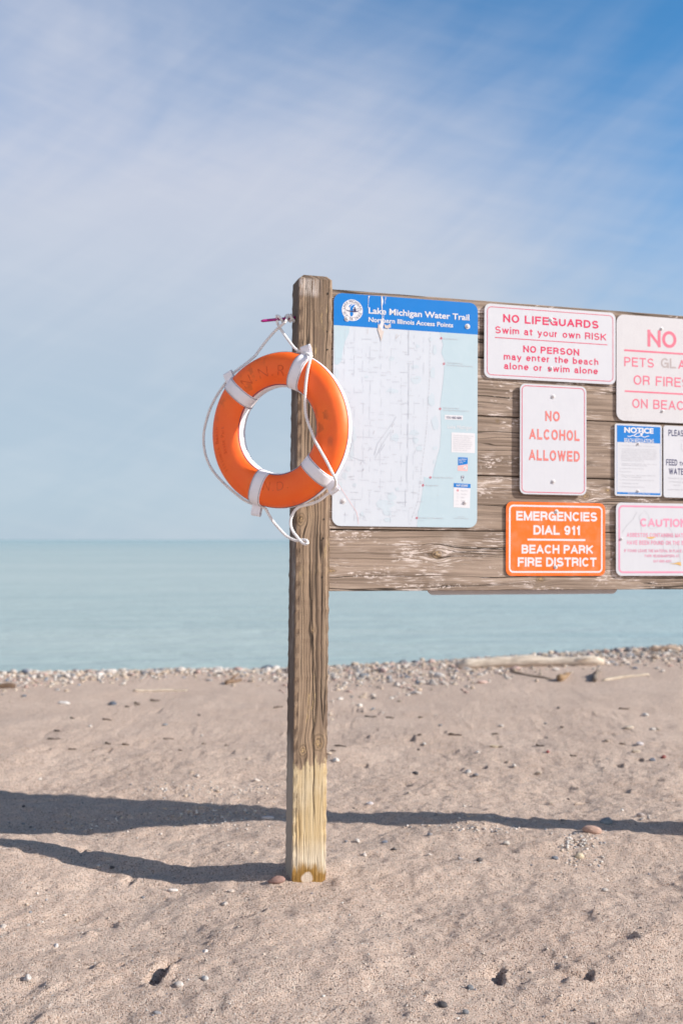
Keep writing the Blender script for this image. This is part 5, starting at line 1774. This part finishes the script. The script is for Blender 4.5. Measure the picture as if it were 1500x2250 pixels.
special = [
    (1298, 1829, .046, .030, .020, (.47, .31, .25), 2, 0.0, 'large smooth pinkish cobble lying at the edge of the thin shadow'),
    (1330, 1809, .032, .024, .018, (.17, .21, .25), 3, 0.3, 'blue grey cobble in the thin shadow right of the post'),
    (607, 1937, .033, .020, .014, (.33, .20, .17), 1, 0.1, 'reddish brown flat stone beside the foot of the post'),
    (1028, 1698, .026, .020, .017, (.50, .49, .48), 6, 0.5, 'angular white stone alone on the middle of the sand'),
    (588, 1799, .030, .014, .010, (.55, .55, .58), 0, 0.0, 'long pale stone in the wide shadow left of the post'),
    (1113, 1856, .018, .014, .011, (.48, .45, .42), 7, 0.4, 'pale chipped stone on the sand below the thin shadow'),
    (1086, 1642, .044, .014, .009, (.55, .45, .33), 4, 0.1, 'long cream pebble lying flat on the middle sand'),
    (508, 1961, .019, .012, .009, (.55, .47, .41), 8, 0.6, 'cream stone on the foreground sand left of the post foot'),
    (450, 2152, .018, .013, .009, (.52, .50, .49), 5, 2.2, 'white chip in the foreground right of the deep footprint'),
    (60, 2152, .014, .012, .010, (.60, .57, .55), 9, 0.3, 'white pebble near the lower left corner'),
    (123, 2080, .011, .010, .009, (.62, .60, .60), 6, 0.9, 'bright white pebble in the left foreground'),
    (140, 1547, .042, .024, .016, (.68, .66, .65), 0, 0.1, 'largest white stone on the far left sand'),
    (246, 1549, .032, .022, .020, (.10, .12, .16), 1, 0.1, 'dark blue grey stone on the far left sand'),
    (1404, 1637, .026, .018, .013, (.60, .56, .58), 2, 0.2, 'whitish stone on the right side of the middle sand'),
    (1432, 1672, .020, .016, .012, (.16, .18, .23), 3, 0.2, 'slate blue pebble on the right side of the middle sand'),
    (1457, 1665, .016, .013, .011, (.30, .09, .08), 1, 0.2, 'dark red pebble on the right side of the middle sand'),
    (1203, 1654, .013, .011, .010, (.42, .12, .12), 4, 0.2, 'small red pebble in the middle of the sand'),
    (1396, 1653, .026, .016, .012, (.50, .42, .34), 0, 0.2, 'tan stone just below the whitish one on the right'),
    (1380, 1601, .036, .020, .013, (.52, .44, .36), 2, 0.4, 'flat tan stone high on the right of the sand'),
    (812, 1767, .018, .011, .008, (.58, .55, .58), 1, 0.1, 'oval lilac white pebble right of the post above the thin shadow'),
    (800, 1880, .014, .013, .011, (.58, .54, .52), 6, 0.1, 'white pebble in the dip right of the post foot'),
    (785, 1851, .013, .012, .011, (.58, .55, .53), 7, 0.1, 'white pebble upper of two by the dip right of the post'),
    (1272, 1884, .020, .017, .013, (.60, .50, .36), 1, 0.1, 'cream pebble below the cluster of white gravel'),
    (1218, 1888, .016, .011, .008, (.17, .19, .23), 2, 0.1, 'dark grey pebble left of the cluster of white gravel'),
    (845, 1852, .014, .010, .007, (.23, .26, .32), 3, 0.1, 'bluish pebble on the bank right of the post'),
    (1011, 1889, .010, .009, .008, (.36, .35, .36), 5, 0.1, 'grey pebble on the open sand right of the post foot'),
    (1115, 1801, .013, .010, .010, (.36, .33, .38), 8, 0.1, 'grey pebble on the upper edge of the thin shadow'),
    (1406, 1794, .022, .013, .011, (.42, .36, .34), 4, 0.1, 'brown pebble above the thin shadow on the right'),
]
for (px, py, sx, sy, sz, col, sh, rot, lab) in special:
    x, y, z = ground(px, py)
    o = stone('pebble', STONES[sh], x, y, sx, sy, sz, col, rot, 0.25)
    tag(o, lab, 'pebble')
# scattered pebbles on the open sand
kinds = [('white', 'small white pebble scattered on the open sand', 'white pebbles on the open sand', 30), ('grey', 'small grey pebble scattered on the open sand', 'grey pebbles on the open sand', 18), ('tan', 'small tan pebble scattered on the open sand', 'tan pebbles on the open sand', 18), ('dark', 'small blackish pebble scattered on the open sand', 'dark pebbles on the open sand', 14)]
for (pal, lab, grp, cnt) in kinds:
    for _ in range(cnt):
        px, py = rng.uniform(0, 1500), rng.choice([rng.uniform(1550, 1760), rng.uniform(1720, 1920), rng.uniform(1560, 2240)])
        x, y, z = ground(px, py)
        s_ = rng.uniform(.006, .013) * (1.0 if y < 5.5 else 1.5)
        o = stone('pebble', rng.choice(STONES), x, y, s_ * rng.uniform(1, 1.6), s_, s_ * rng.uniform(.5, .8), rng.choice(PAL[pal]), None, 0.25)
        tag(o, lab, 'pebble', grp)
# shingle along the crest: the larger ones one by one
kinds = [('white', 'white stone in the shingle along the water', 'white stones in the shingle', 62), ('grey', 'grey stone in the shingle along the water', 'grey stones in the shingle', 34), ('tan', 'tan stone in the shingle along the water', 'tan stones in the shingle', 34), ('pink', 'pinkish stone in the shingle along the water', 'pinkish stones in the shingle', 16), ('blue', 'slate blue stone in the shingle along the water', 'slate blue stones in the shingle', 14)]
def shingle_xy(r):
    x = r.uniform(-4.6, 5.0)
    wdt = 0.75 + 0.35 * math.sin(x * 1.7 + 1) + (0.35 if x > -0.5 else 0)
    off = -abs(r.gauss(0, wdt * 0.62)) + 0.12
    return x, float(crest_y(np.array([x]))[0]) + off
for (pal, lab, grp, cnt) in kinds:
    for _ in range(cnt):
        x, y = shingle_xy(rng)
        s_ = rng.uniform(.022, .042)
        o = stone('pebble', rng.choice(STONES), x, y, s_ * rng.uniform(1, 1.7), s_ * rng.uniform(.8, 1.1), s_ * rng.uniform(.45, .75), rng.choice(PAL[pal]), None, 0.2)
        tag(o, lab, 'pebble', grp)
# the rest of the shingle, and the fine gravel on the sand, as one mass each
def gravel(name, pts, label, sub=0):
    shapes = [stone_shape(100 + k, sub, 0.6) for k in range(8)]
    va, fa, ca = [], [], []
    off = 0
    P = np.array([(p[0], p[1]) for p in pts])
    Z = H(P[:, 0], P[:, 1])
    for (x, y, s_, col), z in zip(pts, Z):
        v, f = shapes[rng.randrange(8)]
        V = np.array([tuple(q) for q in v])
        a = rng.uniform(0, 6.28)
        V = V * np.array([s_ * rng.uniform(1, 1.6), s_, s_ * rng.uniform(.5, .85)])
        c_, q_ = math.cos(a), math.sin(a)
        V = np.stack([V[:, 0] * c_ - V[:, 1] * q_ + x, V[:, 0] * q_ + V[:, 1] * c_ + y, V[:, 2] + z + s_ * 0.22], -1)
        va.append(V); fa.append(np.array(f) + off); off += len(V)
        ca.append(np.tile(np.array([col[0], col[1], col[2], 1.0]) * np.array([1, 1, 1, 1]), (len(V), 1)))
    va = np.concatenate(va).astype(np.float32); fa = np.concatenate(fa).astype(np.int32); ca = np.concatenate(ca).astype(np.float32)
    me = bpy.data.meshes.new(name)
    me.vertices.add(len(va)); me.vertices.foreach_set('co', va.ravel())
    me.loops.add(fa.size); me.loops.foreach_set('vertex_index', fa.ravel())
    me.polygons.add(len(fa)); me.polygons.foreach_set('loop_start', np.arange(0, fa.size, 3, dtype=np.int32))
    me.polygons.foreach_set('use_smooth', np.ones(len(fa), dtype=bool))
    me.update(calc_edges=True)
    at_ = me.color_attributes.new('stone_colour', 'FLOAT_COLOR', 'POINT')
    at_.data.foreach_set('color', ca.ravel())
    me.materials.append(M['gravel'])
    o = link(bpy.data.objects.new(name, me))
    tag(o, label, 'gravel', None, 'stuff')
    return o
def pick(r):
    k = r.choices(['white', 'grey', 'tan', 'pink', 'blue', 'dark'], [30, 13, 42, 12, 3, 2])[0]
    c_ = r.choice(PAL[k]); j = r.uniform(.68, 1.05)
    return (c_[0] * j, c_[1] * j, c_[2] * j)
pts = []
for _ in range(5200):
    x, y = shingle_xy(rng)
    pts.append((x, y, rng.uniform(.008, .024), pick(rng)))
gravel('shingle', pts, 'dense band of mixed pale shingle along the top of the beach by the water', 1)
pts = []
for _ in range(15000):
    q = rng.random() ** 1.3
    y = 1.9 + q * 4.4
    x = rng.uniform(-0.42, 0.42) * y
    c_ = rng.choices([(.55, .48, .42), (.17, .14, .13), (.62, .60, .58), (.36, .26, .20), (.22, .22, .25)], [30, 34, 12, 16, 8])[0]
    pts.append((x, y, rng.uniform(.0014, .0032) * (1 if rng.random() < .93 else 1.8), c_))
for (px, py, rx, ry, cnt) in ((1270, 1852, 38, 18, 95), (1080, 1822, 70, 8, 40), (460, 1790, 120, 24, 170), (430, 1735, 120, 12, 60), (1290, 1895, 40, 14, 25), (980, 1815, 90, 14, 25), (110, 2020, 60, 60, 14), (560, 1740, 60, 14, 30), (1400, 1790, 60, 12, 14), (160, 1810, 120, 20, 50)):
    for _ in range(cnt):
        x, y, z = ground(px + rng.gauss(0, rx * .6), py + rng.gauss(0, ry * .6))
        if abs(x - P0.x) < 0.12 and abs(y - 4.07) < 0.12:
            continue
        pts.append((x, y, rng.uniform(.0035, .0088), rng.choice(PAL['white'] + PAL['white'] + PAL['grey'] + PAL['tan'])))
gravel('gravel', pts, 'fine grit and tiny stones strewn over the sand', 0)

# ------------------------------------------------------------------ driftwood
dm, t, b = new_mat('driftwood')
p = t.tc('Object')
n1 = t.noise(t.vm('MULTIPLY', p, (6.0, 60.0, 60.0)), 1.0, 4, 0.65)
n2 = t.noise(p, 6.0, 4)
oi = t.n.new('ShaderNodeObjectInfo')
c = t.mix(1.0, oi.outputs['Color'], t.mix(t.ss(n1, .3, .7), (.6, .57, .54), (1.1, 1.1, 1.1)), 'MULTIPLY')
c = t.mix(t.m('MULTIPLY', t.ss(n2, .55, .75), .4), c, (.14, .10, .08))
t.put(b.inputs['Base Color'], c)
b.inputs['Roughness'].default_value = 0.9
t.put(b.inputs['Normal'], t.bump(n1, 0.5, 0.01))
M['driftwood'] = dm
def stick(name, px0, py0, px1, py1, r0, r1, col, label, cat, group=None, knobs=0, lift=0.5, seed=1, branch=None):
    r = random.Random(seed)
    a = Vector(ground(px0, py0)); e = Vector(ground(px1, py1))
    L = (e - a).length
    dirx = (e - a).normalized()
    n = 14
    pts, rads = [], []
    pz = dirx.cross(Vector((0, 0, 1))).normalized()
    for i in range(n + 1):
        f = i / n
        rad = (r0 + (r1 - r0) * f) * (1 + 0.14 * math.sin(f * 11 + seed) + 0.08 * r.uniform(-1, 1))
        if i in (0, n): rad *= 0.55
        p = a + (e - a) * f
        z = float(H(np.array([p.x]), np.array([p.y]))[0])
        p = Vector((p.x, p.y, z + rad * lift)) + pz * (0.12 * r0 + 0.02 * L) * math.sin(f * 4.2 + seed)
        pts.append(p - a); rads.append(rad)
    mb = MB()
    mb.tube(pts, rads, 12)
    if branch:
        for (f, l, up, sd) in branch:
            i = int(f * n)
            q = pts[i]
            mb.tube([q, q + (dirx * l * .6 + pz * sd * l + Vector((0, 0, up * l))) * .5, q + dirx * l + pz * sd * l * 1.3 + Vector((0, 0, up * l))], [rads[i] * .55, rads[i] * .42, rads[i] * .2], 8)
    o = mb.build(name, M['driftwood'])
    o.location = a
    o.color = (*col, 1)
    tag(o, label, cat, group)
    return o
stick('driftwood_log', 1006, 1470, 1325, 1459, 0.062, 0.045, (.66, .57, .48), 'long bleached driftwood log lying in the shingle on the right', 'driftwood', None, seed=3, lift=.75, branch=[(.80, .16, .25, .5), (.35, .06, .4, -.6)])
stick('driftwood_log', -30, 1514, 33, 1512, 0.030, 0.022, (.12, .075, .05), 'short dark brown driftwood piece at the left edge of the shingle', 'driftwood', None, seed=5, lift=.7)
stick('driftwood_stick', 292, 1519, 412, 1518, 0.012, 0.008, (.56, .47, .38), 'pale thin branch lying along the lower edge of the shingle', 'driftwood', None, seed=8, lift=.6)
stick('driftwood_stick', 1322, 1497, 1424, 1483, 0.014, 0.008, (.58, .49, .39), 'pale thin stick below the right end of the long log', 'driftwood', None, seed=9, lift=.6)
stick('driftwood_stick', 1120, 1477, 1212, 1494, 0.010, 0.006, (.44, .33, .24), 'thin brown branch just below the middle of the long log', 'driftwood', None, seed=12, lift=.9)
stick('driftwood_stick', 1226, 1498, 1252, 1483, 0.030, 0.016, (.32, .21, .12), 'stubby brown wood chunk below the long log', 'driftwood', None, seed=13, lift=.8, branch=[(.5, .05, .5, .6)])
stick('driftwood_stick', 1304, 1499, 1318, 1476, 0.026, 0.012, (.22, .18, .15), 'darkened upright wood stub by the right end of the long log', 'driftwood', None, seed=15, lift=1.0, branch=[(.4, .06, 1.2, .3)])
stick('driftwood_stick', 497, 1505, 530, 1496, 0.022, 0.010, (.20, .13, .085), 'twisted brown root in the shingle left of the post', 'driftwood', None, seed=17, lift=.9, branch=[(.3, .07, .9, .5), (.7, .08, .5, -.8)])
stick('driftwood_stick', 1430, 1432, 1496, 1430, 0.030, 0.022, (.62, .48, .37), 'tan wood heap on the crest at the far right edge', 'driftwood', None, seed=19, lift=.8, branch=[(.3, .06, .5, .5)])
stick('driftwood_stick', 1262, 1770, 1285, 1766, 0.006, 0.004, (.45, .36, .30), 'short pale twig on the sand above the thin shadow', 'driftwood', None, seed=23, lift=.8)
for k in range(34):
    px, py = rng.uniform(0, 1500), rng.uniform(1535, 1665)
    l = rng.uniform(8, 30)
    stick('twig', px, py, px + l, py + rng.uniform(-2, 2), rng.uniform(.004, .008), .003, (.09, .065, .05), 'thin dark twig washed up on the middle of the beach', 'twig', 'dark twigs on the sand', seed=30 + k, lift=rng.uniform(.5, 1.2))
